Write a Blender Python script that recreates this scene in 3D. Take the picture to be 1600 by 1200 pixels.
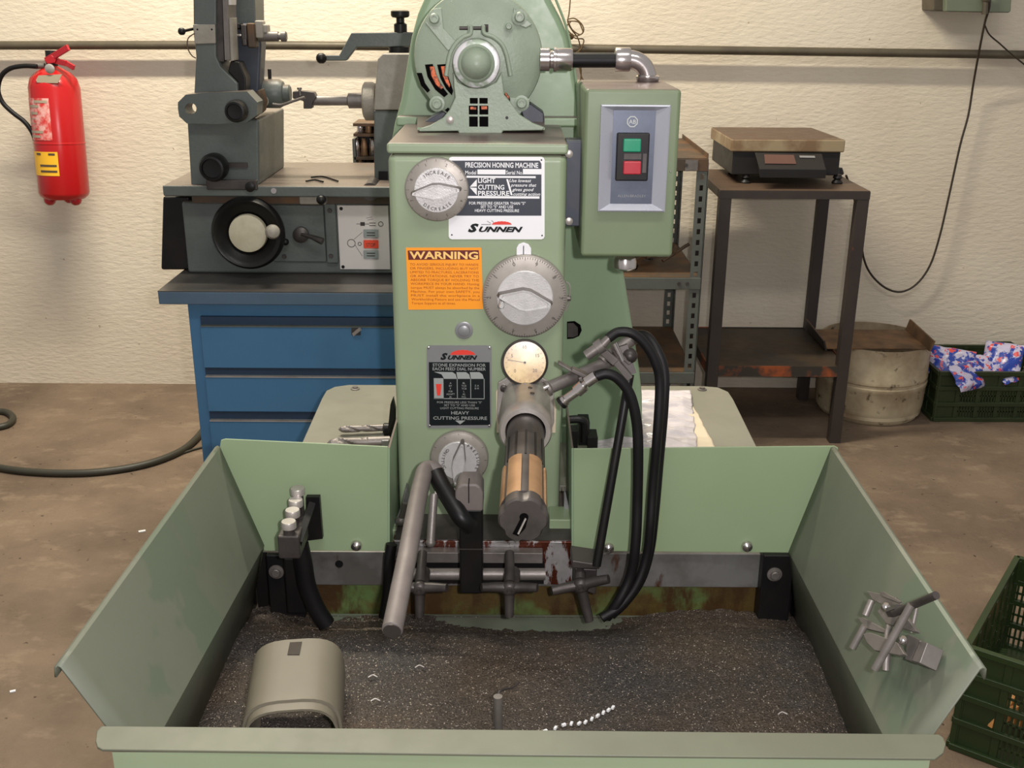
import bpy, math, random
from mathutils import Vector as V, Matrix, noise
random.seed(7)
for o in list(bpy.data.objects): bpy.data.objects.remove(o)
SC = bpy.context.scene
COL = SC.collection
# ---------------------------------------------------------------- camera, world, lights, exposure
F = 1650.0; TH = math.radians(19.68); ROLL = math.radians(0.35); CAM = V((0, 0, 1.5))
_f = V((0, math.cos(TH), -math.sin(TH))); _u = V((0, math.sin(TH), math.cos(TH))); _r = V((1, 0, 0))
RT = _r*math.cos(ROLL) + _u*math.sin(ROLL); UP = _u*math.cos(ROLL) - _r*math.sin(ROLL)
cd = bpy.data.cameras.new('camera'); cam = bpy.data.objects.new('camera', cd); COL.objects.link(cam)
cd.sensor_width = 36; cd.lens = 36*F/1600; cd.clip_start = 0.05
cam.matrix_world = Matrix(((RT.x, UP.x, -_f.x, CAM.x), (RT.y, UP.y, -_f.y, CAM.y), (RT.z, UP.z, -_f.z, CAM.z), (0, 0, 0, 1)))
SC.camera = cam
SC.view_settings.view_transform = 'Standard'; SC.view_settings.look = 'None'
SC.view_settings.exposure = 0.0; SC.view_settings.gamma = 1.0; SC.view_settings.use_curve_mapping = False
w = bpy.data.worlds.new('world'); SC.world = w; w.use_nodes = True
w.node_tree.nodes['Background'].inputs[0].default_value = (0.82, 0.80, 0.78, 1)
w.node_tree.nodes['Background'].inputs[1].default_value = 0.52
def lamp(name, typ, loc, target, energy, color, size=None, size_y=None, radius=None):
    d = bpy.data.lights.new(name, typ); d.energy = energy; d.color = color
    if typ == 'AREA':
        d.shape = 'RECTANGLE'; d.size = size; d.size_y = size_y or size
    else: d.shadow_soft_size = radius or 0.02
    o = bpy.data.objects.new(name, d); COL.objects.link(o); o.location = loc
    o.rotation_euler = (V(target)-V(loc)).to_track_quat('-Z', 'Y').to_euler()
    return o
lamp('ceiling_tube_light', 'AREA', (-0.75, 3.0, 3.3), (-0.75, 3.55, 0.6), 125, (1.0, 0.92, 0.75), 1.5, 0.14)
lamp('ceiling_tube_light', 'AREA', (0.3, 0.2, 3.6), (0.2, 1.5, 0.6), 34, (1.0, 0.97, 0.91), 1.8, 0.3)
lamp('camera_flash', 'POINT', (0.075, -0.01, 1.53), (0, 1.6, 0.9), 62, (1.0, 0.94, 0.95), radius=0.015)

# ---------------------------------------------------------------- pixel -> point helpers
def ray(u, v):
    return _f + RT*((u-800)/F) + UP*((600-v)/F)
def P(u, v, Y=None, Z=None, X=None):
    d = ray(u, v)
    t = Y/d.y if Y is not None else ((Z-CAM.z)/d.z if Z is not None else X/d.x)
    return CAM + d*t
def S(px, u, v, Y): return px/F*(Y/ray(u, v).y)      # px size -> metres at that depth
def PL(pts, Y): return [P(u, v, Y=Y) for u, v in pts]

# ---------------------------------------------------------------- mesh builder
WORLD = {}
def smooth_path(pts, k=6):
    pts = [V(p) for p in pts]
    if len(pts) < 3: return pts
    q = [pts[0]*2-pts[1]] + pts + [pts[-1]*2-pts[-2]]
    out = []
    for i in range(1, len(q)-2):
        a, b, c, d = q[i-1:i+3]
        for j in range(k):
            t = j/k
            out.append(0.5*((2*b)+(c-a)*t+(2*a-5*b+4*c-d)*t*t+(3*b-a-3*c+d)*t**3))
    out.append(pts[-1]); return out
class MB:
    def __init__(s): s.v = []; s.f = []; s.mi = []; s.m = 0
    def add(s, vs, fs):
        n = len(s.v); s.v += [V(p) for p in vs]
        for f in fs: s.f.append([n+i for i in f]); s.mi.append(s.m)
        return s
    def box(s, x0, x1, y0, y1, z0, z1):
        if x0 > x1: x0, x1 = x1, x0
        if z0 > z1: z0, z1 = z1, z0
        return s.add([(x, y, z) for z in (z0, z1) for y in (y0, y1) for x in (x0, x1)],
                     [(0,2,3,1), (4,5,7,6), (0,1,5,4), (2,6,7,3), (0,4,6,2), (1,3,7,5)])
    def obox(s, c, size, R=None):
        R = R or Matrix.Identity(3); c = V(c); a, b, d = [q/2 for q in size]
        return s.add([c + R @ V((x, y, z)) for z in (-d, d) for y in (-b, b) for x in (-a, a)],
                     [(0,2,3,1), (4,5,7,6), (0,1,5,4), (2,6,7,3), (0,4,6,2), (1,3,7,5)])
    def bar(s, p0, p1, w, h, up=(0, 0, 1)):
        p0, p1 = V(p0), V(p1); z = (p1-p0); L = z.length; z.normalize()
        x = V(up).cross(z); x = x.normalized() if x.length > 1e-4 else V((1, 0, 0)); y = z.cross(x)
        return s.obox((p0+p1)/2, (w, h, L), Matrix((x, y, z)).transposed())
    def pbox(s, u0, v0, u1, v1, Y, d):      # box whose front face covers a px rectangle at depth Y
        a = P(u0, (v0+v1)/2, Y=Y); b = P(u1, (v0+v1)/2, Y=Y)
        return s.box(a.x, b.x, Y, Y+d, P((u0+u1)/2, v1, Y=Y).z, P((u0+u1)/2, v0, Y=Y).z)
    def rings(s, rs, closed=False, caps=True):
        n = len(rs[0]); b = len(s.v); fs = []
        for r in rs: s.v += [V(p) for p in r]
        m = len(rs)
        for i in range(m if closed else m-1):
            for j in range(n):
                fs.append((b+i*n+j, b+i*n+(j+1) % n, b+((i+1) % m)*n+(j+1) % n, b+((i+1) % m)*n+j))
        if caps and not closed: fs += [tuple(b+j for j in range(n-1, -1, -1)), tuple(b+(m-1)*n+j for j in range(n))]
        s.f += [list(f) for f in fs]; s.mi += [s.m]*len(fs); return s
    def lathe(s, prof, o, axis=(0, 0, 1), n=28, caps=True):   # prof: (r, h) along axis
        z = V(axis).normalized(); x = z.orthogonal().normalized(); y = z.cross(x); o = V(o)
        return s.rings([[o+z*h+(x*math.cos(a)+y*math.sin(a))*max(r, 1e-5) for a in [2*math.pi*k/n for k in range(n)]] for r, h in prof], caps=caps)
    def cyl(s, p0, p1, r0, r1=None, n=20):
        p0, p1 = V(p0), V(p1)
        return s.lathe([(r0, 0), (r0 if r1 is None else r1, (p1-p0).length)], p0, p1-p0, n)
    def ball(s, c, r, n=14, sc=(1, 1, 1)):
        c = V(c); rs = []
        for i in range(1, n//2):
            t = math.pi*i/(n//2)
            rs.append([c+V((r*sc[0]*math.sin(t)*math.cos(a), r*sc[1]*math.sin(t)*math.sin(a), -r*sc[2]*math.cos(t))) for a in [2*math.pi*k/n for k in range(n)]])
        return s.rings(rs)
    def tube(s, pts, r, n=10, k=6, r1=None, closed=False):
        pts = smooth_path(pts, k) if k > 1 else [V(p) for p in pts]
        N = len(pts); rs = []; x = None
        for i, p in enumerate(pts):
            t = (pts[min(i+1, N-1)]-pts[max(i-1, 0)]).normalized()
            x = t.orthogonal().normalized() if x is None else (x-t*x.dot(t)).normalized()
            y = t.cross(x); rr = r if r1 is None else r+(r1-r)*i/(N-1)
            rs.append([p+(x*math.cos(a)+y*math.sin(a))*rr for a in [2*math.pi*j/n for j in range(n)]])
        return s.rings(rs)
    def prism(s, pts, ext):
        pts = [V(p) for p in pts]; e = V(ext); n = len(pts)
        return s.add(pts+[p+e for p in pts], [list(range(n)), list(range(2*n-1, n-1, -1))]+[(j, j+n, (j+1) % n+n, (j+1) % n) for j in range(n)])
    def poly(s, px, Y, d): return s.prism(PL(px, Y), (0, d, 0))
    def loft(s, a, b):       # open strip between two point lists
        n = len(a); return s.add(list(a)+list(b), [(i, i+1, n+i+1, n+i) for i in range(n-1)])
    def text(s, body, size, loc, ax=(1, 0, 0), ay=(0, 0, 1), align='LEFT', sx=1.0, bold=0.0, shear=0.0, depth=0.0004, width=None):
        me = text_mesh(body, bold, shear); ax = V(ax).normalized(); ay = V(ay).normalized(); loc = V(loc)
        xs = [v[0] for v in me[0]] or [0]; w0 = max(xs)-min(xs)
        if width: sx = width/(w0*size)
        off = {'LEFT': -min(xs), 'CENTER': -(max(xs)+min(xs))/2, 'RIGHT': -max(xs)}[align]
        nrm = ax.cross(ay)
        s.add([loc+ax*((v[0]+off)*size*sx)+ay*(v[1]*size)+nrm*depth for v in me[0]], me[1]); return s
    def build(s, name, mats, parent=None, smooth=40, bevel=0, bseg=2, solid=0, loc=None, sub=0, **props):
        if not isinstance(mats, (list, tuple)): mats = [mats]
        if loc is None:
            lo = V([min(p[i] for p in s.v) for i in range(3)]); hi = V([max(p[i] for p in s.v) for i in range(3)])
            loc = (lo+hi)/2
            if parent is None: loc.z = lo.z
        loc = V(loc)
        me = bpy.data.meshes.new(name); me.from_pydata([p-loc for p in s.v], [], s.f)
        for m in mats: me.materials.append(m)
        if len(mats) > 1: me.polygons.foreach_set('material_index', s.mi)
        me.validate(); fix_normals(me)
        if smooth:
            me.polygons.foreach_set('use_smooth', [True]*len(me.polygons)); me.set_sharp_from_angle(angle=math.radians(smooth))
        o = bpy.data.objects.new(name, me); COL.objects.link(o)
        WORLD[o.name] = loc
        if parent: o.parent = parent; o.location = loc-WORLD[parent.name]
        else: o.location = loc
        if solid:
            md = o.modifiers.new('solid', 'SOLIDIFY'); md.thickness = solid; md.offset = 0
        if bevel:
            md = o.modifiers.new('bevel', 'BEVEL'); md.width = bevel; md.segments = bseg; md.limit_method = 'ANGLE'; md.angle_limit = math.radians(35)
            md.harden_normals = bool(smooth)
        if sub:
            md = o.modifiers.new('sub', 'SUBSURF'); md.levels = md.render_levels = sub
        for k, val in props.items(): o[k] = val
        return o
import bmesh
def fix_normals(me):
    if len(me.polygons) > 60000: return
    b = bmesh.new(); b.from_mesh(me); bmesh.ops.recalc_face_normals(b, faces=b.faces); b.to_mesh(me); b.free()
_tc = {}
def text_mesh(body, bold, shear):
    k = (body, bold, shear)
    if k in _tc: return _tc[k]
    c = bpy.data.curves.new('t', 'FONT'); c.body = body; c.size = 1; c.resolution_u = 2; c.offset = bold; c.shear = shear; c.fill_mode = 'FRONT'
    o = bpy.data.objects.new('t', c); COL.objects.link(o)
    me = bpy.data.meshes.new_from_object(o)
    r = ([tuple(v.co) for v in me.vertices], [tuple(p.vertices) for p in me.polygons])
    bpy.data.objects.remove(o); bpy.data.curves.remove(c); bpy.data.meshes.remove(me)
    _tc[k] = r; return r
def thing(name, loc, label, cat, group=None):
    o = bpy.data.objects.new(name, None); COL.objects.link(o); o.location = loc; WORLD[o.name] = V(loc)
    o.empty_display_size = 0.05; o['label'] = label; o['category'] = cat
    if group: o['group'] = group
    return o
def tag(o, label, cat, group=None):
    o['label'] = label; o['category'] = cat
    if group: o['group'] = group
    return o

# ---------------------------------------------------------------- materials
def lin(c): return tuple((x/255/12.92 if x/255 <= 0.04045 else ((x/255+0.055)/1.055)**2.4) for x in c)+(1,)
def mat(name, col, rough=0.5, metal=0.0, col2=None, bst=None, sc=6, amt=0.5, bump=0.0, bsc=80, dust=None, streak=None, spec=0.5, det=4, lo=0.42, hi=0.62, spots=None, stretch=None, rv=0.1):
    m = bpy.data.materials.new(name); m.use_nodes = True; nt = m.node_tree; N = nt.nodes; L = nt.links
    b = N['Principled BSDF']; b.inputs['Roughness'].default_value = rough; b.inputs['Metallic'].default_value = metal
    b.inputs['Specular IOR Level'].default_value = spec
    tc = N.new('ShaderNodeTexCoord'); g = N.new('ShaderNodeNewGeometry')
    vec = g.outputs['Position']
    def nz(scale, detail=4, rough_=0.6, st=None):
        n = N.new('ShaderNodeTexNoise'); n.inputs['Scale'].default_value = scale; n.inputs['Detail'].default_value = detail; n.inputs['Roughness'].default_value = rough_
        if st:
            mp = N.new('ShaderNodeMapping'); mp.inputs['Scale'].default_value = st; L.new(vec, mp.inputs[0]); L.new(mp.outputs[0], n.inputs['Vector'])
        else: L.new(vec, n.inputs['Vector'])
        return n.outputs[0]
    def ramp(src, a, c):
        r = N.new('ShaderNodeMapRange'); r.inputs[1].default_value = a; r.inputs[2].default_value = c; L.new(src, r.inputs[0]); return r.outputs[0]
    def mix(fac, a, c):
        x = N.new('ShaderNodeMix'); x.data_type = 'RGBA'
        if isinstance(fac, float): x.inputs[0].default_value = fac
        else: L.new(fac, x.inputs[0])
        for i, q in ((6, a), (7, c)):
            if isinstance(q, tuple): x.inputs[i].default_value = q
            else: L.new(q, x.inputs[i])
        return x.outputs[2]
    def mul(a, k):
        x = N.new('ShaderNodeMath'); x.operation = 'MULTIPLY'; L.new(a, x.inputs[0])
        if isinstance(k, (int, float)): x.inputs[1].default_value = k
        else: L.new(k, x.inputs[1])
        return x.outputs[0]
    c = lin(col); cur = c
    c2 = lin(col2) if col2 else tuple(q*0.8 for q in c[:3])+(1,)
    n1 = nz(sc, det, 0.6, stretch)
    cur = mix(mul(ramp(n1, lo, hi), amt), c, c2)
    if streak:      # (colour, scale, lo, hi, stretch)
        cur = mix(ramp(nz(streak[1], 5, 0.65, streak[4]), streak[2], streak[3]), cur, lin(streak[0]))
    if spots:       # (colour, scale, lo, hi)
        cur = mix(ramp(nz(spots[1], 3, 0.6), spots[2], spots[3]), cur, lin(spots[0]))
    if dust:        # dust settled on upward faces: (colour, amount)
        sp = N.new('ShaderNodeSeparateXYZ'); L.new(g.outputs['True Normal'], sp.inputs[0])
        cur = mix(mul(mul(ramp(sp.outputs[2], 0.6, 0.95), ramp(nz(9, 4), 0.1, 0.42)), dust[1]), cur, lin(dust[0]))
    L.new(cur, b.inputs['Base Color'])
    if rv:
        ad = N.new('ShaderNodeMath'); ad.operation = 'MULTIPLY_ADD'; L.new(nz(30, 3), ad.inputs[0]); ad.inputs[1].default_value = rv*2; ad.inputs[2].default_value = max(0.02, rough-rv)
        L.new(ad.outputs[0], b.inputs['Roughness'])
    if bump:
        bp = N.new('ShaderNodeBump'); bp.inputs['Strength'].default_value = min(1, bump); bp.inputs['Distance'].default_value = 0.002 if bump <= 1 else 0.002*bump
        L.new(nz(bsc, 4, 0.6, bst), bp.inputs['Height']); L.new(bp.outputs[0], b.inputs['Normal'])
    return m
GREEN = (143, 166, 128)
M = {}
M['green'] = mat('green_machine_enamel', (142, 157, 128), 0.38, col2=(135, 150, 121), sc=5, amt=0.6, bump=0.08, bsc=60, dust=((98, 82, 78), 1.0))
M['guard'] = mat('green_guard_enamel', (136, 158, 127), 0.36, col2=(129, 151, 121), sc=3, amt=0.6, bump=0.08, bsc=50, dust=((98, 82, 78), 0.95))
M['tray'] = mat('grey_green_tray_enamel', (106, 110, 96), 0.45, col2=(98, 103, 89), sc=4, amt=0.7, bump=0.06, bsc=50, streak=((96, 106, 90), 3, 0.55, 0.575, (1, 1, 0.8)))
M['lip'] = mat('grey_lip_enamel', (100, 103, 87), 0.48, col2=(92, 94, 80), sc=6, amt=0.7)
M['panel'] = mat('green_panel_enamel', (142, 160, 126), 0.4, col2=(136, 154, 120), sc=3, amt=0.6, streak=((150, 160, 92), 7, 0.66, 0.85, (1, 1, 0.25)))
M['shelf_green'] = mat('pale_green_shelf_enamel', (126, 124, 111), 0.5, col2=(116, 114, 101), sc=6, amt=0.7, spots=((105, 104, 92), 40, 0.68, 0.75))
M['box_green'] = mat('olive_green_enamel', (114, 128, 98), 0.4, col2=(106, 120, 92), sc=5, amt=0.5, dust=((96, 80, 77), 1.0))
M['motor'] = mat('grey_green_motor_enamel', (144, 157, 138), 0.4, col2=(132, 145, 127), sc=10, amt=0.6, bump=0.25, bsc=160)
M['rustgreen'] = mat('rusty_green_casting', (88, 112, 62), 0.55, col2=(78, 62, 24), sc=9, amt=1.0, lo=0.36, hi=0.5, streak=((62, 42, 14), 22, 0.45, 0.58, (1, 1, 0.35)), bump=0.5, bsc=90)
M['steel'] = mat('brushed_steel', (128, 122, 118), 0.46, 0.5, col2=(104, 98, 94), sc=14, amt=0.8, bump=0.1, bsc=200)
M['steel_rust'] = mat('rust_spotted_steel', (182, 180, 180), 0.4, 0.6, col2=(140, 138, 138), sc=12, amt=0.8, streak=((84, 38, 22), 30, 0.475, 0.515, (1, 1, 0.4)), bump=0.2)
M['steel_bar'] = mat('stained_steel_bar', (128, 128, 126), 0.45, 0.5, col2=(96, 92, 88), sc=10, amt=0.9, streak=((84, 52, 34), 20, 0.66, 0.74, (1, 1, 0.3)))
M['steel_lt'] = mat('light_satin_steel', (186, 180, 174), 0.36, 0.5, col2=(158, 150, 144), sc=18, amt=0.6)
M['dial'] = mat('satin_aluminium_dial', (158, 152, 144), 0.42, 0.4, col2=(136, 130, 122), sc=20, amt=0.6)
M['dial_in'] = mat('brushed_aluminium_knob', (206, 204, 203), 0.38, 0.3, col2=(188, 186, 184), sc=60, amt=0.6, bump=0.2, bsc=400)
M['chrome'] = mat('zinc_plated_fitting', (205, 198, 196), 0.2, 0.95, rv=0.05, amt=0.2)
M['darksteel'] = mat('dark_oily_steel', (78, 72, 70), 0.42, 0.4, col2=(56, 52, 50), sc=16, amt=0.8)
M['black'] = mat('black_rubber', (18, 17, 18), 0.5, amt=0.3, spec=0.3)
M['blackpaint'] = mat('black_paint', (17, 17, 18), 0.4, amt=0.4, col2=(34, 29, 26), sc=12, spec=0.3)
M['void'] = mat('dark_opening', (8, 7, 7), 0.8, spec=0.05, rv=0)
M['hubring'] = mat('worn_paint_ring', (142, 156, 137), 0.35, 0.2, col2=(205, 203, 205), sc=22, amt=1.0, lo=0.42, hi=0.5)
M['rod'] = mat('matte_grey_rod', (116, 108, 105), 0.55, 0.15, col2=(100, 93, 90), sc=20)
M['brass'] = mat('worn_bronze_shoe', (166, 130, 96), 0.4, 0.45, col2=(138, 104, 72), sc=14, amt=0.8, streak=((196, 158, 118), 10, 0.55, 0.7, (1, 1, 1)))
M['copper'] = mat('copper_winding', (170, 84, 46), 0.4, 0.5, col2=(60, 30, 22), sc=150, amt=1)
M['white'] = mat('white_plate', (236, 236, 238), 0.35, amt=0.1)
M['ink'] = mat('dark_plate_ink', (42, 48, 60), 0.4, amt=0.3)
M['inkblack'] = mat('black_plate_ink', (20, 25, 27), 0.45, amt=0.3, spec=0.2)
M['red'] = mat('red_plate_ink', (222, 62, 50), 0.4, amt=0.1)
M['orange'] = mat('orange_sticker', (250, 156, 30), 0.4, amt=0.15)
M['maroon'] = mat('maroon_ink', (96, 14, 10), 0.5, amt=0.1)
M['brownink'] = mat('brown_ink', (156, 70, 6), 0.5, amt=0.1)
M['greyplate'] = mat('grey_etched_plate', (138, 138, 140), 0.35, 0.3, amt=0.2)
M['platetext'] = mat('grey_lettering', (160, 164, 162), 0.4, 0.2, amt=0.1)
M['bezel'] = mat('silver_bezel', (178, 180, 190), 0.3, 0.4, amt=0.2)
M['bezelface'] = mat('blue_grey_faceplate', (92, 98, 112), 0.35, 0.5, amt=0.3, sc=90)
M['btn_green'] = mat('green_button', (26, 140, 104), 0.3, amt=0.2)
M['btn_red'] = mat('red_button', (176, 42, 54), 0.3, amt=0.2)
M['gauge'] = mat('aged_gauge_face', (214, 186, 128), 0.25, col2=(150, 104, 48), sc=26, amt=0.6, rv=0.05)
M['bluegrey'] = mat('dark_blue_grey_bracket', (62, 68, 80), 0.45, 0.2, col2=(74, 74, 78), sc=16)
M['wall'] = mat('cream_painted_plaster', (218, 207, 188), 0.8, col2=(208, 195, 175), sc=1.5, amt=0.7, bump=1.5, bsc=60, bst=(0.45, 1, 1.3), det=5, spots=((168, 150, 128), 26, 0.74, 0.77))
M['floor'] = mat('worn_brown_concrete', (120, 102, 84), 0.75, col2=(92, 76, 62), sc=2.6, amt=0.95, bump=1.6, bsc=50, det=10, lo=0.38, hi=0.66, streak=((138, 120, 100), 7, 0.54, 0.76, (1, 1.6, 1)), spots=((60, 44, 34), 36, 0.68, 0.71))
M['pipe'] = mat('weathered_olive_pipe', (92, 84, 68), 0.5, 0.2, col2=(66, 58, 50), sc=8)
M['red_ext'] = mat('red_enamel', (182, 26, 28), 0.25, col2=(168, 22, 24), sc=3, rv=0.05)
M['red_lever'] = mat('red_lever_enamel', (176, 30, 40), 0.35)
M['label_pink'] = mat('worn_white_print', (232, 176, 168), 0.5, col2=(210, 60, 56), sc=40, amt=1.0, lo=0.4, hi=0.6)
M['label_yellow'] = mat('yellow_label', (244, 186, 40), 0.45, amt=0.2)
M['label_dark'] = mat('dark_label_print', (80, 66, 52), 0.5, amt=0.2)
M['tagpaper'] = mat('faded_paper_collar', (172, 160, 138), 0.7)
M['grey'] = mat('slate_grey_enamel', (88, 94, 91), 0.42, col2=(76, 82, 80), sc=8, amt=0.6, bump=0.3, bsc=110, dust=((104, 91, 82), 0.9))
M['greylt'] = mat('light_grey_enamel', (148, 142, 132), 0.5, col2=(134, 128, 118), sc=30, amt=0.7, bump=0.5, bsc=120)
M['greybench'] = mat('dark_grey_bench_mat', (56, 55, 54), 0.4, col2=(74, 68, 63), sc=5, amt=0.8, spots=((200, 190, 170), 55, 0.76, 0.78))
M['benchedge'] = mat('blue_grey_bench_edge', (76, 98, 118), 0.4, col2=(66, 84, 100), sc=9)
M['blue'] = mat('blue_cabinet_enamel', (64, 112, 150), 0.42, col2=(56, 100, 136), sc=4, amt=0.6, rv=0.08)
M['bluedark'] = mat('dark_blue_gap', (24, 48, 72), 0.6)
M['cream'] = mat('cream_hub_cap', (190, 184, 160), 0.5, col2=(170, 160, 136), sc=30)
M['panelwhite'] = mat('off_white_control_plate', (206, 200, 196), 0.45, amt=0.3)
M['btngrey'] = mat('grey_push_button', (140, 148, 146), 0.4)
M['stopred'] = mat('stop_button_red', (226, 72, 44), 0.4)
M['shelfsteel'] = mat('grey_slotted_angle', (98, 102, 96), 0.45, 0.3, col2=(82, 80, 74), sc=10, spots=((120, 84, 60), 30, 0.7, 0.76))
M['brownsteel'] = mat('brown_oxidised_shelf', (74, 62, 50), 0.6, 0.2, col2=(112, 78, 48), sc=7, amt=0.8)
M['stand'] = mat('dark_brown_stand_paint', (54, 46, 42), 0.5, col2=(44, 38, 36), sc=9, dust=((96, 76, 60), 0.8), spots=((96, 54, 36), 22, 0.72, 0.78))
M['standshelf'] = mat('rusty_brown_sheet', (50, 44, 38), 0.55, col2=(74, 58, 40), sc=5, amt=0.8)
M['platform'] = mat('stained_scale_pan', (160, 142, 112), 0.45, 0.2, col2=(118, 88, 62), sc=9, amt=0.8, dust=((92, 70, 54), 1.0))
M['scaleblack'] = mat('black_scale_casing', (34, 32, 32), 0.45, spec=0.3)
M['display'] = mat('brown_display_window', (88, 58, 52), 0.2)
M['drum'] = mat('dirty_white_plastic_drum', (182, 168, 140), 0.55, col2=(122, 100, 74), sc=5, amt=0.9, lo=0.4, hi=0.68, spots=((74, 60, 46), 22, 0.6, 0.7))
M['drumin'] = mat('grey_drum_inside', (92, 96, 98), 0.5)
M['rustplate'] = mat('rusty_channel_steel', (132, 98, 66), 0.55, 0.2, col2=(84, 64, 46), sc=8, amt=0.9)
M['crate'] = mat('dark_green_plastic', (44, 56, 30), 0.4, col2=(34, 42, 26), sc=6)
M['crate2'] = mat('green_crate_plastic', (38, 54, 24), 0.4, col2=(30, 44, 22), sc=6, amt=0.6)
M['wood'] = mat('orange_wood_scrap', (206, 146, 84), 0.7, col2=(150, 96, 50), sc=20)
M['wrap'] = mat('blue_foil_wrapper', (38, 66, 162), 0.3, 0.0, col2=(196, 190, 214), sc=24, amt=1, lo=0.49, hi=0.53, spots=((226, 84, 80), 38, 0.58, 0.61))
M['plastic'] = mat('clear_crinkled_plastic', (206, 198, 200), 0.22, col2=(170, 164, 170), sc=16, amt=0.5, bump=0.4, bsc=50, rv=0.08)
M['paperbag'] = mat('cream_paper', (204, 190, 166), 0.6, bump=0.2)
M['cable'] = mat('brown_black_cable', (46, 36, 24), 0.5)
M['hosefloor'] = mat('dark_olive_hose', (52, 50, 40), 0.5)
M['tube_grey'] = mat('grey_green_sleeve', (110, 104, 91), 0.48, col2=(102, 97, 84), sc=10)
def chips_mat():
    m = mat('grey_brown_metal_swarf', (70, 66, 64), 0.55, 0.3, col2=(90, 76, 62), sc=5, amt=0.9, lo=0.35, hi=0.65)
    nt = m.node_tree; N = nt.nodes; L = nt.links; b = N['Principled BSDF']
    g = N.new('ShaderNodeNewGeometry')
    n = N.new('ShaderNodeTexNoise'); n.inputs['Scale'].default_value = 420; n.inputs['Detail'].default_value = 3; L.new(g.outputs['Position'], n.inputs['Vector'])
    vo = N.new('ShaderNodeTexVoronoi'); vo.inputs['Scale'].default_value = 700; L.new(g.outputs['Position'], vo.inputs['Vector'])
    bp = N.new('ShaderNodeBump'); bp.inputs['Strength'].default_value = 1; bp.inputs['Distance'].default_value = 0.0035; L.new(n.outputs[0], bp.inputs['Height']); L.new(bp.outputs[0], b.inputs['Normal'])
    old = b.inputs['Base Color'].links[0].from_socket
    r = N.new('ShaderNodeMapRange'); r.inputs[1].default_value = 0.955; r.inputs[2].default_value = 0.995
    sp = N.new('ShaderNodeSeparateColor'); L.new(vo.outputs['Color'], sp.inputs[0]); L.new(sp.outputs[0], r.inputs[0])
    r2 = N.new('ShaderNodeMapRange'); r2.inputs[1].default_value = 0.35; r2.inputs[2].default_value = 0.65; r2.inputs[3].default_value = 0.45; r2.inputs[4].default_value = 1.35; L.new(n.outputs[0], r2.inputs[0])
    x0 = N.new('ShaderNodeVectorMath'); x0.operation = 'SCALE'; L.new(old, x0.inputs[0]); L.new(r2.outputs[0], x0.inputs[3])
    x = N.new('ShaderNodeMix'); x.data_type = 'RGBA'; L.new(r.outputs[0], x.inputs[0]); L.new(x0.outputs[0], x.inputs[6]); x.inputs[7].default_value = lin((190, 176, 160)); L.new(x.outputs[2], b.inputs['Base Color'])
    return m
M['chips'] = chips_mat()
M['standedge'] = mat('rusty_stand_rail', (50, 44, 38), 0.55, col2=(150, 74, 34), sc=7, amt=1, lo=0.5, hi=0.62)
# ---------------------------------------------------------------- room
WY = 4.17
mb = MB(); mb.add([(-4, -2.5, 0), (4.5, -2.5, 0), (4.5, WY+0.1, 0), (-4, WY+0.1, 0), (-4, -2.5, -0.1), (4.5, -2.5, -0.1), (4.5, WY+0.1, -0.1), (-4, WY+0.1, -0.1)],
   [(0,1,2,3), (7,6,5,4), (0,4,5,1), (1,5,6,2), (2,6,7,3), (3,7,4,0)])
mb.build('floor', M['floor'], kind='structure', smooth=0)
MB().box(-4, 4.5, WY, WY+0.15, 0.0, 3.9).build('wall_back', M['wall'], kind='structure', smooth=0)

# ---------------------------------------------------------------- honing machine
HM = thing('honing_machine', (0.02, 1.85, 0), 'green precision honing machine with wide tray, round dials and motor on top', 'honing machine')
YC, YP, YG = 1.60, 1.50, 1.90
cl = P(605, 240, Y=YC).x; cr = P(887, 240, Y=YC).x
ztop = P(745, 224, Y=YC).z; zcap = P(745, 241, Y=YC).z
MB().box(cl, cr, YC, YG, 0.655, zcap).build('column', M['green'], HM, bevel=0.012, bseg=3)
MB().box(cl-0.0008, cr+0.0008, YC-0.0008, YG, zcap, ztop).build('column_cap', M['green'], HM, bevel=0.0045, bseg=3)
# belt guard
gp = [(612,216),(616,193),(626,157),(634,110),(642,60),(652,22),(670,-20),(700,-58),(735,-80),(775,-88),(812,-78),(842,-46),(861,0),(876,28),(888,56),(897,95),(904,135),(915,190),(936,275),(958,360),(976,432),(990,520),(1000,580),(1004,620),(1005,708),(640,706),(635,520)]
gpts = PL(gp, YG)
mb = MB().prism([V(p) for p in gpts], (0, 0.13, 0)); mb.build('belt_guard', M['guard'], HM, bevel=0.012, bseg=3, smooth=50)
# raised rim line on the guard and its ledge
rim = [(868,-2),(884,40),(893,80),(901,135),(903,180)]
mb = MB(); mb.tube(PL(rim, YG-0.001), 0.0022, 8); mb.build('guard_edge_bead', M['guard'], HM)
a = P(620,181,Y=YG-0.02); b = P(905,181,Y=YG-0.02)
MB().box(a.x, b.x, YG-0.03, YG, ztop-0.004, a.z).build('guard_foot', M['guard'], HM, bevel=0.004)
mb = MB().poly([(886,503),(898,502),(907,508),(909,516),(905,525),(896,529),(886,530)], YG-0.002, 0.002)
mb.build('guard_slot', M['void'], HM)
MB().poly([(887,505),(896,505),(903,512),(903,524),(896,527),(887,527)], YG-0.003, 0.001).build('slot_back', M['darksteel'], HM)

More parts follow.
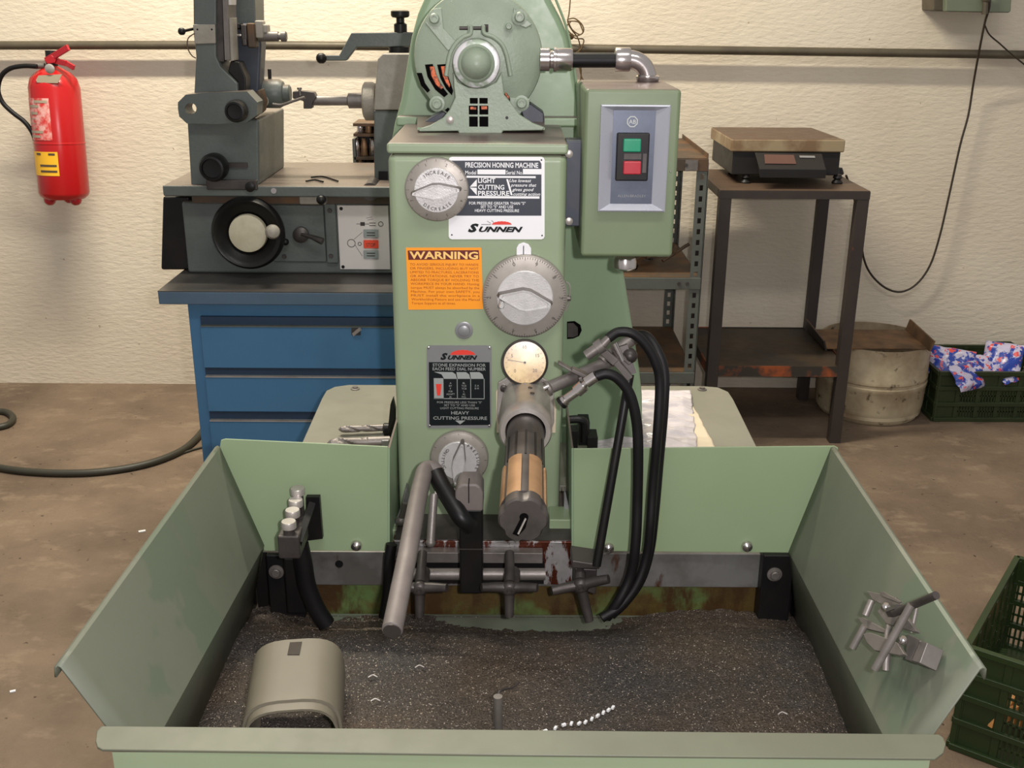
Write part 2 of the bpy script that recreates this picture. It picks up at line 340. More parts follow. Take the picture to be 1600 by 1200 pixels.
# motor
YM = 1.76; mc = P(747, 90, Y=YM); mr = S(101, 747, 90, YM)
motor = MB().lathe([(mr*0.2, 0), (mr*0.9, 0.0), (mr*0.985, 0.006), (mr, 0.014), (mr, YG-YM)], mc, (0, 1, 0), 64).build('motor', M['motor'], HM, smooth=35)
def mpt(u, v, d=0.0): return P(u, v, Y=YM-d)
for (u, v, r) in ((679,29,8), (812,27,8), (683,162,8), (815,161,8), (795,41,5)):
    k = S(r, u, v, YM); c = mpt(u, v)
    mb = MB().lathe([(k*1.5, 0), (k*1.5, 0.003), (k*1.05, 0.0035), (k, 0.008), (k*0.75, 0.010), (k*0.55, 0.010), (k*0.5, 0.008)], c, (0, -1, 0), 20)
    mb.build('bolt', M['motor'], motor)
# raised corner pads on the bell
for pts in ([(690,12),(693,44),(716,68),(700,80),(664,36),(676,14)], [(802,12),(832,38),(822,44),(801,36)], [(796,152),(830,154),(812,180),(798,172)]):
    MB().poly(pts, YM-0.002, 0.004).build('casting_pad', M['motor'], motor, bevel=0.0015)
# vent slots lower left with copper winding behind
for i, pts in enumerate(([(664,101),(676,100),(681,116),(690,134),(700,147),(694,152),(680,140),(668,120)], [(683,101),(697,100),(700,118),(708,142),(706,149),(697,139),(688,122)], [(651,114),(659,114),(664,130),(672,141),(668,145),(658,134)], [(786,148),(790,146),(799,156),(797,163),(790,162)], [(695,172),(700,168),(708,176),(702,178)])):
    MB().poly(pts, YM-0.0012, 0.002).build('vent_slot', M['void'], motor)
    if i in (0, 1, 3):
        cx = sum(p[0] for p in pts)/len(pts); cy = sum(p[1] for p in pts)/len(pts)
        q = [(cx+(u-cx)*0.62, cy+(v-cy)*0.72-4) for u, v in pts]
        MB().poly(q, YM-0.002, 0.002).build('copper_winding', M['copper'], motor, bevel=0.0012)
def arc(cu, cv, r, a0, a1, n, Y, ry=None):
    return [P(cu+r*math.cos(math.radians(a0+(a1-a0)*i/n)), cv-(ry or r)*math.sin(math.radians(a0+(a1-a0)*i/n)), Y=Y) for i in range(n+1)]
# clamp band over the hub
mb = MB(); pts = PL([(697,119),(700,100),(704,83),(712,69),(724,58),(735,53),(736,40)], YM-0.024)
mb.tube(pts, 0.0036, 8); pts = PL([(755,40),(757,52),(771,58),(784,69),(791,84),(795,102),(798,119)], YM-0.024); mb.tube(pts, 0.0036, 8)
for u in (734, 755): mb.pbox(u-3, 39, u+3, 54, YM-0.02, 0.012)
mb.build('clamp_band', M['motor'], motor, bevel=0.001)
MB().cyl(P(718,44,Y=YM-0.014), P(760,44,Y=YM-0.014), 0.0028, n=10).lathe([(0.006,0),(0.006,0.006)], P(757,44,Y=YM-0.014), (1,0,0), 6).build('clamp_screw', M['darksteel'], motor)
hc = mpt(745, 98); hr = S(26, 745, 98, YM)
MB().lathe([(hr*1.42, 0), (hr*1.42, 0.022), (hr*1.36, 0.025), (hr*1.18, 0.026)], hc, (0,-1,0), 40).build('hub_ring', M['hubring'], motor, label='worn bare metal hub ring')
MB().lathe([(hr*1.12, 0), (hr*1.1, 0.029), (hr*0.98, 0.032), (hr*0.9, 0.031), (hr*0.88, 0.034), (hr*0.75, 0.041), (hr*0.5, 0.048), (hr*0.2, 0.051), (0, 0.0515)], hc, (0,-1,0), 40).build('hub_cap', M['motor'], motor)
# cradle
out = [(708,112),(709,135),(711,152),(702,172),(692,184),(672,196),(653,202),(655,206),(716,205),(717,209),(784,209),(786,205),(848,204),(851,199),(832,192),(812,179),(798,160),(788,148),(786,130),(784,112)]
out += [(784-40*(1-math.cos(math.radians(t)))*0.97, 112+26*math.sin(math.radians(t))) for t in (40, 70, 90, 110, 140)]
mb = MB().poly(out, YM-0.022, 0.008)
mb.build('motor_mount', M['motor'], HM, bevel=0.002)
MM = bpy.data.objects['motor_mount']
mb = MB()
for (u0, v0, u1, v1) in ((734,153,746.5,162),(749,153,762,162),(732.5,165,746.5,179),(749,165,763,179),(733,182,746.5,198),(749,182,763,198)):
    mb.pbox(u0, v0, u1, v1, YM-0.0225, 0.002)
mb.build('vent_opening', M['void'], MM, bevel=0.0005, kind='stuff')
mb = MB()
for (u0, v0, u1, v1) in ((735,167,744,171),(752,166,761,171)): mb.pbox(u0, v0, u1, v1, YM-0.0235, 0.0012)
mb.build('copper_winding', M['copper'], MM, kind='stuff')
MB().lathe([(0.006,0),(0.006,0.003),(0.003,0.004)], P(703,187,Y=YM-0.022), (0,-1,0), 16).build('bolt', M['steel_lt'], MM)
MB().lathe([(0.0025,0),(0.0025,0.0006)], P(792,184,Y=YM-0.022), (0,-1,0), 12).build('screw_hole', M['blackpaint'], MM)
# cradle wings lying on the cap
mb = MB(); zc = ztop
mb.prism([P(652,203,Y=1.74), P(851,203,Y=1.74), P(851,186,Y=1.86), P(652,186,Y=1.86)], (0,0,0.004)); mb.build('mount_foot', M['guard'], HM)
MB().poly([(664,190),(676,182),(696,172),(700,186),(680,200),(660,203)], 1.80, 0.05).build('cradle_wing', M['bluegrey'], HM, bevel=0.002)
mb = MB().poly([(812,168),(829,162),(850,177),(850,197),(822,196)], 1.80, 0.05)
mb.build('cradle_wing', M['bluegrey'], HM, bevel=0.002)

# name plate (top right)
def plate(u0, v0, u1, v1, Y, name, m, d=0.0015, bev=0.0):
    return MB().pbox(u0, v0, u1, v1, Y-d, d).build(name, m, HM, bevel=bev)
def chamfer_rect(u0, v0, u1, v1, r): return [(u0+r,v0),(u1-r,v0),(u1-r*.3,v0+r*.3),(u1,v0+r),(u1,v1-r),(u1-r*.3,v1-r*.3),(u1-r,v1),(u0+r,v1),(u0+r*.3,v1-r*.3),(u0,v1-r),(u0,v0+r),(u0+r*.3,v0+r*.3)]
def px_text(mb, s, u, v, h, Y, w=None, **k):
    mb.text(s, S(h, u, v, Y)/0.72, P(u, v, Y=Y), width=S(w, u, v, Y) if w else None, depth=0.0, **k)
np_ = MB().poly(chamfer_rect(701,245,851,374,5), YC-0.0015, 0.0015).build('name_plate', M['white'], HM)
mb = MB().poly([(703,251),(843,251),(846,256),(846,337),(703,337)], YC-0.0018, 0.0003); mb.build('dark_field', M['ink'], np_)
Yt = YC-0.0022; mb = MB()
px_text(mb, 'PRECISION HONING MACHINE', 727, 261.5, 8, Yt, 114, bold=0.02)
px_text(mb, 'Model', 727, 272.5, 6, Yt, 17, bold=0.01); px_text(mb, 'Serial No.', 791, 272.5, 6, Yt, 26, bold=0.01)
px_text(mb, 'LIGHT', 747, 285.5, 7.5, Yt, 27, bold=0.02); px_text(mb, 'CUTTING', 747, 296, 7.5, Yt, 41, bold=0.02); px_text(mb, 'PRESSURE', 747, 305.5, 7.5, Yt, 49, bold=0.02)
for i, s_ in enumerate(('Use lowest', 'pressure that', 'gives good', 'cutting action')): px_text(mb, s_, 796+i*2, 284.5+i*7, 5, Yt, (34,40,34,42)[i], shear=0.3, bold=0.01)
px_text(mb, 'FOR PRESSURE GREATER THAN "5"', 733, 319.5, 4.5, Yt, 88, bold=0.01)
px_text(mb, 'SET TO "5" AND USE', 751, 325.2, 4.5, Yt, 51, bold=0.01); px_text(mb, 'HEAVY CUTTING PRESSURE', 742, 331, 4.5, Yt, 69, bold=0.01)
for r in ((746,265,790,272.5),(817,264,846,272.5),(729,275,837,278),(730,306.5,843,310)): mb.pbox(*r, Yt, 0.0003)
mb.poly([(734,292),(745,280),(745,291.5)], Yt, 0.0003); mb.poly([(734,293),(745,293.5),(745,305)], Yt, 0.0003); mb.poly([(791,280),(794,280),(801,305),(798,305)], Yt, 0.0003)
mb.build('lettering', M['white'], np_, smooth=0)
def sunnen(u, v, w, h, Y, parent, m):
    mb = MB(); px_text(mb, 'S', u, v, h*1.55, Y, w*0.20, shear=0.35, bold=0.06); px_text(mb, 'UNNEN', u+w*0.2, v, h, Y, w*0.8, shear=0.35, bold=0.05)
    return mb.build('brand_lettering', m, parent, smooth=0)
sunnen(731, 362, 86, 8, Yt, np_, M['inkblack'])
def sunburst(cu, cv, rx, ry, Y, parent):
    pts = [P(cu-rx*math.cos(math.pi*i/18)*(1 if i % 2 else 0.93), cv-ry*math.sin(math.pi*i/18)*(1 if i % 2 else 0.9), Y=Y) for i in range(19)]
    MB().prism(pts, (0, 0.0003, 0)).build('sun_emblem', M['red'], parent)
sunburst(784, 351, 16, 5.5, Yt, np_)
mb = MB().poly([(752,350.4),(767,350.4),(767,351),(752,351)], Yt, 0.0003); mb.poly([(761,345),(767,348.6),(767,349.2),(761,345.6)], Yt, 0.0003); mb.poly([(768,344),(772,347.6),(772,348.2),(768,344.8)], Yt, 0.0003)
mb.build('sun_ray', M['inkblack'], np_, kind='stuff')

# warning sticker
ws = MB().poly([(634,387),(752,387),(755,483),(638,484)], YC-0.0008, 0.0008).build('warning_label', M['orange'], HM)
MB().poly([(637,391.5),(748,391),(749,405.5),(638,406)], YC-0.0012, 0.0003).build('header_band', M['maroon'], ws)
mb = MB(); px_text(mb, 'WARNING', 640, 404, 11.5, YC-0.0016, 107, bold=0.03); mb.build('header_lettering', mat('pale_orange_ink', (255, 206, 120), 0.5), ws, smooth=0)
mb = MB()
for i, s_ in enumerate(('TO AVOID SERIOUS INJURY TO HANDS','OR FINGERS, INCLUDING BUT NOT','LIMITED TO FRACTURES, LACERATIONS','OR AMPUTATIONS, NEVER TRY TO','ABSORB TORQUE BY HOLDING THE','WORKPIECE IN YOUR HAND. Honing','torque MUST always be absorbed by the','Machine. For your own SAFETY, you','MUST install the workpiece in a','Workholding Fixture and use the Manual')):
    px_text(mb, s_, 640.5+i*0.25, 414.8+i*6.05, 3.9, YC-0.0012, 107)
px_text(mb, 'Torque Support at all times.', 643, 475.3, 3.9, YC-0.0012, 69)
mb.build('lettering', M['brownink'], ws, smooth=0)

# stone expansion plate
ep = MB().poly(chamfer_rect(667,540,768,669,4), YC-0.002, 0.002).build('instruction_plate', M['greyplate'], HM)
MB().poly([(670,566),(765,566),(766,664),(671,665)], YC-0.0024, 0.0003).build('black_field', M['inkblack'], ep)
sunnen(688, 561.5, 58, 6.5, YC-0.0026, ep, M['inkblack']); sunburst(723, 554.5, 20, 8, YC-0.0023, ep)
Yt = YC-0.0028; mb = MB()
px_text(mb, 'STONE EXPANSION FOR', 676, 572.5, 5, Yt, 83, bold=0.01); px_text(mb, 'EACH FEED DIAL NUMBER', 676, 578.5, 5, Yt, 83, bold=0.01)
for u in (693, 714, 735):
    mb.poly([(u-1,581.5),(u+14,581.5),(u+19,585),(u+21,592),(u+1,592)] if u > 693 else [(678,581),(u+14,581.5),(u+19,585),(u+21,592),(u+1,592),(690,585)], Yt, 0.0003)
    mb.pbox(u+21, 592, u+22, 623, Yt, 0.0003)
mb.pbox(678, 622.5, 757, 623.5, Yt, 0.0003); mb.pbox(678, 591, 693, 623, Yt, 0.0003)
for u, ls in ((704, ('A','BY','P','P28','ADAPT','JK')), (725, ('BL','TCR','TCB','L','AL','PCL')), (745, ('Z A','B M'))):
    for i, s_ in enumerate(ls): px_text(mb, s_, u, 600+i*4.3+(4 if len(ls) == 2 else 0), 3, Yt, align='CENTER')
px_text(mb, 'FOR PRESSURE LESS THAN "5"', 683, 630, 3.4, Yt, 70); px_text(mb, 'SET TO "5" AND USE', 694, 634.6, 3.4, Yt, 48); px_text(mb, 'LIGHT CUTTING PRESSURE', 688, 639.2, 3.4, Yt, 60)
px_text(mb, 'HEAVY', 705, 647.5, 5.5, Yt, 28, bold=0.01); px_text(mb, 'CUTTING PRESSURE', 677, 655.5, 5.5, Yt, 84, bold=0.01)
mb.poly([(711,657),(727,657),(719,663)], Yt, 0.0003)
mb.build('lettering', M['platetext'], ep, smooth=0)
mb = MB(); mb.poly([(681,600),(690,600),(688,618),(683,618)], YC-0.0032, 0.0003); mb.build('red_stripe', M['red'], ep)
for u, v in ((669.5,543),(765,543),(671.5,665),(764.5,665)): MB().lathe([(0.0022,0),(0.0018,0.0015),(0.0005,0.002)], P(u,v,Y=YC-0.002), (0,-1,0), 10).build('rivet', M['chrome'], ep)
for u, v in ((706,367),(847,368),(846,250)): MB().lathe([(0.0013,0),(0.001,0.0006)], P(u,v,Y=YC-0.0015), (0,-1,0), 8).build('rivet', M['inkblack'], np_)
# push plug and the small index tab above the big dial
MB().lathe([(S(14,725,516,YC),0),(S(14,725,516,YC),0.0015),(S(12.5,725,516,YC),0.002),(S(9.5,725,516,YC),0.002),(S(9,725,516,YC),0.005),(S(7,725,516,YC),0.006)], P(725,516,Y=YC), (0,-1,0), 28).build('push_button', M['greyplate'], HM)
MB().poly([(807,400),(807,388),(810,382),(818,379),(826,382),(830,388),(830,400)], YC-0.004, 0.004).build('index_tab', M['white'], HM, bevel=0.001)
MB().pbox(817.3, 384, 818.7, 398, YC-0.0045, 0.0006).build('index_mark', M['ink'], HM)

def dial(u, v, r, ang, hl, hw, name, words, ticks, nums, depth=0.016, inner=0.70):
    Y = YC; c = P(u, v, Y=Y); R = S(r, u, v, Y); ex = V((1,0,0)); ez = V((0,0,1))
    d = MB().lathe([(R*0.9,0),(R,0.002),(R,depth*0.5),(R*0.96,depth*0.62),(R*inner,depth*0.8)], c, (0,-1,0), 72).build(name, M['dial'], HM, smooth=30)
    MB().lathe([(R*inner,0),(R*inner,depth*0.95),(R*inner*0.97,depth),(0,depth)], c, (0,-1,0), 60).build('knob_face', M['dial_in'], d, smooth=30)
    a = math.radians(ang); dx = ex*math.cos(a)+ez*math.sin(a); dz = dx.cross(V((0,1,0))); H = R*hl; W = R*hw
    def outl(k, y): return [c+dx*(x*H*k)+dz*(z*W*k)+V((0,-y,0)) for x, z in ((-1,-.16),(-.97,.16),(-.15,1),(.15,1),(.97,.22),(1,0),(.97,-.22),(.15,-1),(-.15,-1))]
    hmb = MB().rings([outl(1.0, depth), outl(1.0, depth+0.003), outl(0.93, depth+0.016), outl(0.84, depth+0.016), outl(0.80, depth+0.0145)])
    hmb.mi = [1 if i < 18 else 0 for i in range(len(hmb.f))]; hmb.build('pointer_handle', [M['dial_in'], M['steel']], d, smooth=25)  # handle sides use a darker steel, painting in the shade seen on them
    mb = MB()
    for k in range(ticks):
        t = 2*math.pi*k/ticks; L_ = 0.10 if k % 10 == 0 else (0.075 if k % 5 == 0 else 0.045)
        p = c+V((math.cos(t)*R*(0.965-L_/2), -depth*0.72, math.sin(t)*R*(0.965-L_/2)))
        mb.obox(p+V((0,-0.0012,0)), (R*L_, 0.0006, R*0.010), Matrix.Rotation(-t, 3, 'Y'))
    for k, s_ in enumerate(nums):
        t = math.pi/2-2*math.pi*(k-0.5)/max(1, len(nums)); mb.text(s_, R*0.13, c+V((math.cos(t)*R*0.80, -depth*0.86, math.sin(t)*R*0.80)), (math.sin(t),0,-math.cos(t)), (math.cos(t),0,math.sin(t)), 'CENTER', depth=0.0006)
    for (s_, rad, a0, step, flip) in words:
        for k, ch in enumerate(s_):
            t = math.radians(a0-step*k if not flip else a0+step*k); rr = R*rad
            rx, rz = (math.sin(t), -math.cos(t)) if not flip else (-math.sin(t), math.cos(t))
            uz = (math.cos(t), math.sin(t)) if not flip else (-math.cos(t), -math.sin(t))
            if ch != ' ': mb.text(ch, R*0.15, c+V((math.cos(t)*rr, -depth-0.0003, math.sin(t)*rr)), (rx,0,rz), (uz[0],0,uz[1]), 'CENTER', depth=0.0003, bold=0.01)
    mb.build('markings', M['darksteel'], d, smooth=0)
    return d
dial(683, 295, 49.5, 5, 0.80, 0.24, 'light_pressure_dial', (('INCREASE', 0.52, 130, 12, False), ('DECREASE', 0.63, 232, 12, True)), 20, ('1','2','3','4','5','6','7','8'))
dial(820, 461, 66, -10, 0.66, 0.26, 'feed_dial', (), 100, ('0','9','8','7','6','5','4','3','2','1'), depth=0.02, inner=0.66)
fd = bpy.data.objects['feed_dial']
MB().lathe([(0.004,0),(0.004,0.026),(0.0045,0.03),(0.003,0.033)], P(784,470,Y=YC-0.02), (0,-1,0), 16).build('handle_peg', M['dial_in'], fd)
dial(718, 713, 45.5, 80, 0.84, 0.22, 'heavy_pressure_dial', (('CUTTING', 0.60, 205, -12, True), ('PRESSURE', 0.60, 60, 12, False)), 12, (), depth=0.02)

# gauge
gc = P(820, 566, Y=YC-0.02); gr = S(36, 820, 566, YC-0.02); ga = V((0,-1,0.28)).normalized()
g = MB().lathe([(gr*0.7,-0.022),(gr,-0.016),(gr*1.02,0.004),(gr*1.0,0.010),(gr*0.92,0.012),(gr*0.9,0.006)], gc, ga, 48).build('pressure_gauge', M['darksteel'], HM)
MB().lathe([(gr*0.91,0.0),(gr*0.91,0.008),(0,0.0085)], gc, ga, 40).build('gauge_face', M['gauge'], g)
gx = V((1,0,0)); gz = ga.cross(gx)*-1; gz = gx.cross(ga)*-1 if gz.z < 0 else gz
if gz.z < 0: gz = -gz
mb = MB(); o_ = gc+ga*0.0092
mb.bar(o_, o_+gx*(-gr*0.75)+gz*(gr*0.12), 0.0006, 0.001, ga)
for k in range(24):
    t = 2*math.pi*k/24; q = gx*math.cos(t)+gz*math.sin(t); mb.bar(o_+q*gr*0.76, o_+q*gr*0.84, 0.0003, 0.0006, ga)
mb.lathe([(0.002,0),(0.002,0.001)], o_, ga, 10)
for k, s_ in enumerate(('0','5','10','15','20')): t = math.radians(225-67*k); mb.text(s_, gr*0.2, o_+(gx*math.cos(t)+gz*math.sin(t))*gr*0.6, gx, gz, 'CENTER', depth=0)
mb.build('gauge_needle', M['darksteel'], g, smooth=0)
MB().lathe([(0.003,0),(0.003,0.004)], P(820,601,Y=YC-0.04), (0,-1,0.2), 10).build('gauge_screw', M['steel'], g)

# spindle nose and honing mandrel
SZ = 0.905; sx = P(822, 640, Y=1.55).x
def sp(y, dx=0, dz=0): return V((sx+(1.55-y)*(-0.02)+dx, y, SZ+dz))
sax = (sp(1.2)-sp(1.6)).normalized()
mb = MB().poly([(778,598),(800,585),(845,588),(866,602),(866,660),(862,672),(782,672),(776,650)], YC-0.006, 0.006); mb.build('spindle_flange', M['steel_lt'], HM, bevel=0.002)
MB().poly([(775,612),(786,596),(800,590),(845,592),(862,602),(869,640),(868,676),(776,676)], YC-0.003, 0.003).build('flange_gasket', M['paperbag'], HM)
nose = MB().lathe([(0.034,0),(0.0385,0.004),(0.0385,0.100),(0.040,0.106),(0.040,0.136),(0.037,0.142),(0.0305,0.142),(0.029,0.136),(0.029,0.08)], sp(1.594), sax, 48).build('spindle_nose', M['steel_lt'], HM, smooth=35)
for u, v in ((787,606),(852,604)): MB().lathe([(0.0055,0),(0.0055,0.006),(0.0035,0.007),(0.003,0.004)], P(u,v,Y=YC-0.006), (0,-1,0), 14).build('socket_screw', M['darksteel'], HM)
for (u, v) in ((831,624),(833,641)):
    MB().lathe([(0.0035,0),(0.0035,0.0012)], sp(1.54-(v-624)*0.0014, 0.006+(v-624)*0.0002, 0.0378), (0.12,-0.0,1), 10).build('set_screw', M['darksteel'], nose)
shaft = MB().lathe([(0.0275,0),(0.0275,0.13),(0.0262,0.16),(0.0262,0.18)], sp(1.53), sax, 40).build('spindle_shaft', M['darksteel'], HM, smooth=35)
# mandrel: fluted body, bronze shoes, faceted head
y0, y1 = 1.405, 1.165
man = MB().lathe([(0.0262,0),(0.027,0.004),(0.027,y0-y1-0.024),(0.030,y0-y1-0.023)], sp(y0), sax, 40).build('honing_mandrel', M['darksteel'], HM, smooth=35)
for a in (57, 117, 177, 237, 297, 357):
    t = math.radians(a); k = 0.0265; w_ = 20
    rs = []
    for yy in (1.305, y1+0.024):
        c0 = sp(yy); rs.append([c0+V((math.cos(t+math.radians(dw))*rr, 0, math.sin(t+math.radians(dw))*rr)) for rr, dw in ((k,-w_),(0.0295,-w_),(0.0302,-w_/2),(0.0304,0),(0.0302,w_/2),(0.0295,w_),(k,w_))])
    MB().rings(rs).build('bronze_shoe', M['brass'], man, smooth=30)
mb = MB(); rs = []
for yy, k in ((y1+0.027,0.93),(y1+0.025,1.0),(y1+0.004,1.02),(y1,0.94)):
    c0 = sp(yy); rs.append([c0+V((math.cos(math.radians(t))*0.0305*k*(1-0.10*(abs(math.sin(math.radians(t*3)))**6)), 0, math.sin(math.radians(t))*0.0305*k*(1-0.10*(abs(math.sin(math.radians(t*3)))**6)))) for t in range(0, 360, 5)])
mb.rings(rs).build('mandrel_head', M['darksteel'], man, smooth=30)
for a_ in range(0,360,30):
    t = math.radians(a_+27); p_ = [sp(y)+V((math.cos(t)*0.0268,0,math.sin(t)*0.0268)) for y in (1.395,1.31)]; MB().bar(p_[0], p_[1], 0.003, 0.0024, (math.cos(t),0,math.sin(t))).build('flute_rib', M['blackpaint'], man)
c0 = sp(y1-0.0006)
mb = MB(); k = [(0.0055*math.cos(math.radians(t))+0.001, 0.005+0.0055*math.sin(math.radians(t))) for t in range(-30, 211, 20)]
k += [(-0.0065,-0.004),(-0.013,-0.018),(-0.006,-0.021),(0.003,-0.010)]
mb.prism([c0+V((x,0,z)) for x, z in k], (0,0.0006,0)); mb.build('key_slot', M['void'], man)
MB().bar(c0+V((-0.006,-0.001,-0.017)), c0+V((0.003,-0.001,0.004)), 0.003, 0.002).build('slot_blade', M['steel_lt'], man)

# switch box
YE = 1.58; ED = 0.20
e0 = P(911,270,Y=YE).x; e1 = P(1058,270,Y=YE).x; ez1 = P(990,139,Y=YE).z; ez0 = P(980,402,Y=YE).z
eb = MB().box(e0, e1, YE, YE+ED, ez0, ez1).build('switch_box', M['box_green'], HM, bevel=0.006, bseg=3)
def eP(u, v, d): return P(u, v, Y=YE-d)
ox0, ox1, oz0, oz1 = P(936,245,Y=YE).x, P(1042,245,Y=YE).x, P(988,329,Y=YE).z, P(988,163,Y=YE).z
ix0, ix1, iz0, iz1 = P(957,245,Y=YE).x, P(1020,245,Y=YE).x, P(988,317,Y=YE).z, P(988,173,Y=YE).z
def rr(a,b,c,d,y): return [V((a,y,c)),V((b,y,c)),V((b,y,d)),V((a,y,d))]
mb = MB().rings([rr(ox0,ox1,oz0,oz1,YE), rr(ox0,ox1,oz0,oz1,YE-0.010), rr(ox0+0.002,ox1-0.002,oz0+0.002,oz1-0.002,YE-0.011), rr(ix0,ix1,iz0,iz1,YE-0.002)], caps=False)
mb.build('bezel', M['bezel'], eb, smooth=20)
MB().box(ix0-0.001, ix1+0.001, YE-0.003, YE, iz0-0.001, iz1+0.001).build('face_plate', M['bezelface'], eb)
MB().pbox(963,208,1014,283,YE-0.012,0.010).build('button_housing', M['blackpaint'], eb, bevel=0.002)
for (v0, v1, m_, n_) in ((217,238,'btn_green','start_button'), (252,273,'btn_red','stop_button')):
    MB().pbox(974,v0,1002,v1,YE-0.018,0.008).build(n_, M[m_], eb, bevel=0.002, label=('green start button' if 'green' in m_ else 'red stop button'))
MB().pbox(1004,240,1010,270,YE-0.014,0.003).pbox(975,240,1002,249,YE-0.0135,0.002).build('button_caption', M['darksteel'], eb, kind='stuff')
mb = MB(); c0 = P(988,190,Y=YE-0.0035)
def octo(r, y): return [c0+V((r*math.cos(math.radians(22.5+45*i)), y, r*math.sin(math.radians(22.5+45*i)))) for i in range(8)]
mb.rings([octo(0.0085,0), octo(0.0085,-0.001), octo(0.0068,-0.001), octo(0.0068,0)], caps=False); mb.text('AB', 0.0085, c0+V((0,-0.0006,-0.003)), align='CENTER', bold=0.02)
mb.build('emblem', M['platetext'], eb, smooth=0)
mb = MB(); px_text(mb, 'ALLEN-BRADLEY', 965, 308, 4, YE-0.0035, 44); mb.build('lettering', M['greyplate'], eb, smooth=0)
for u, v in ((1048,268),): MB().lathe([(0.0018,0),(0.001,0.0012)], P(u,v,Y=YE), (0,-1,0), 10).build('screw', M['chrome'], eb)
MB().lathe([(0.016,0),(0.018,0.006),(0.018,0.016),(0.012,0.020)], P(977,402,Y=YE+0.06), (0,0,-1), 20).build('cable_gland', M['chrome'], eb)
MB().box(cr-0.001, e0+0.001, YE+0.06, YE+0.10, P(890,350,Y=1.66).z, P(890,217,Y=1.66).z).build('switch_bracket', M['bluegrey'], HM, bevel=0.002)
for v in (240, 345): MB().lathe([(0.006,0),(0.006,0.005),(0.003,0.006)], P(889,v,Y=1.63), (0,-1,0), 12).build('bracket_bolt', M['steel_lt'], HM)
# conduit
YK = 1.745
def kp(u, v): return P(u, v, Y=YK)
cf = MB().lathe([(0.018,-0.008),(0.018,0.006),(0.014,0.008),(0.014,0.012),(0.019,0.013),(0.019,0.017),(0.0175,0.018),(0.0175,0.040),(0.0155,0.043),(0.012,0.043)], kp(852,93), (1,0,0), 28).build('conduit', M['chrome'], HM, smooth=35)
MB().cyl(kp(886,94), kp(968,94), 0.0115).build('black_sleeve', M['black'], cf)
MB().lathe([(0.0175,0),(0.0185,0.002),(0.0185,0.022),(0.0175,0.024)], kp(961,93), (1,0,0), 28).build('compression_nut', M['chrome'], cf, smooth=35)
q = kp(984,93); e = P(1012,122,Y=YK); cc = V((q.x, YK, q.z))
rad = e.x-q.x
pts = [V((q.x+rad*math.sin(math.radians(t)), YK, q.z-rad*(1-math.cos(math.radians(t))))) for t in range(0, 91, 9)] + [V((e.x, YK, ez1+0.006))]
MB().tube(pts, 0.0145, 20, 1).build('elbow', M['chrome'], cf, smooth=50)
MB().lathe([(0.0165,0),(0.019,0.003),(0.019,0.008),(0.0155,0.010)], (e.x, YK, ez1), (0,0,1), 28).build('lock_ring', M['chrome'], cf)
# small column side screws
for v in (466,): MB().lathe([(0.005,0),(0.004,0.005)], P(887,v,Y=1.64), (1,-0.2,0), 10).build('dial_stop', M['steel'], HM)
MB().tube(PL([(884,440),(890,447),(889,470),(884,486)], 1.64), 0.0016, 6).build('dial_spring', M['steel_lt'], HM)
# ---------------------------------------------------------------- tray, base and tooling at the machine foot
ZT = 0.858
def side(sgn, back, front, name):
    k = sgn
    def ext(s):   # bottom, fold, top, rolled lip
        b, f, t = s; return [b, f, t, t+V((k*0.003, 0, 0.002)), t+V((k*0.006, 0, 0.0)), t+V((k*0.007, 0, -0.012))]
    a, b = ext(back), ext(front)
    mb = MB(); mb.loft(a[:3], b[:3]); n = len(mb.v)
    mb = MB(); q = [[p.lerp(r, i/20) for p, r in zip(a, b)] for i in range(21)]; nA = len(a)
    mb.add([p for row_ in q for p in row_], [(i*nA+j, i*nA+j+1, (i+1)*nA+j+1, (i+1)*nA+j) for i in range(20) for j in range(nA-1)])
    return mb.build(name, M['tray'], HM, solid=0.0022, smooth=20)
Lb = [P(375,972,Z=0.585), P(412,852,Y=YP), P(343,699,Y=YP)]
Lf = [V((-0.405,0.915,0.55)), V((-0.394,0.92,0.732)), P(95,1043,Z=ZT)]
Lf[0].x = -0.420; Lb[0] = V((-0.428, YP, 0.55))
side(-1, Lb, Lf, 'tray_side')
tR = P(1299,700,Y=YP)
Rb = [V((0.468,YP,0.55)), P(1233,862,Y=YP), tR]
f1 = P(1369,1137,Y=1.014); Rf = [V((0.447,0.915,0.55)), V((f1.x-0.002,0.92,0.732)), P(1531,1046,Z=ZT)]
side(1, Rb, Rf, 'tray_side')
# joint strips at back of the side walls
for s, u, v in ((-1,378,935), (1,1262,945)):
    p = P(u, v, Y=1.45); MB().obox(p, (0.006, 0.02, 0.05)).build('tray_bracket', M['blackpaint'], HM)
# rear panels with side returns
def panel(pts, ret_u, sgn):
    pp = PL(pts, YP)
    o = MB().prism(pp, (0, 0.003, 0)).build('tray_back_panel', M['panel'], HM, bevel=0.001)
    return o
pl = panel([(345,688),(352,686),(606,698),(606,861),(413,861),(343,700)], 606, -1)
pr = panel([(896,701),(1304,697),(1310,700),(1308,708),(1233,864),(896,861)], 896, 1)
for u, ub, vt in ((606, 627, 690), (896, 882, 690)):
    a = P(u, 700, Y=YP); b = P(u, 861, Y=YP)
    MB().prism([a, V((a.x, YP+0.19, a.z+(0.0 if u < 800 else 0.0))), V((b.x, YP+0.19, b.z)), b], (0.003 if u < 800 else -0.003, 0, 0)).build('panel_return', M['guard'], pl if u < 800 else pr)
for u, v in ((557,852),): MB().lathe([(0.009,0),(0.008,0.005),(0.004,0.008),(0.0008,0.009)], P(u,v,Y=YP-0.001), (0,-1,0), 18).build('panel_screw', M['chrome'], pl)
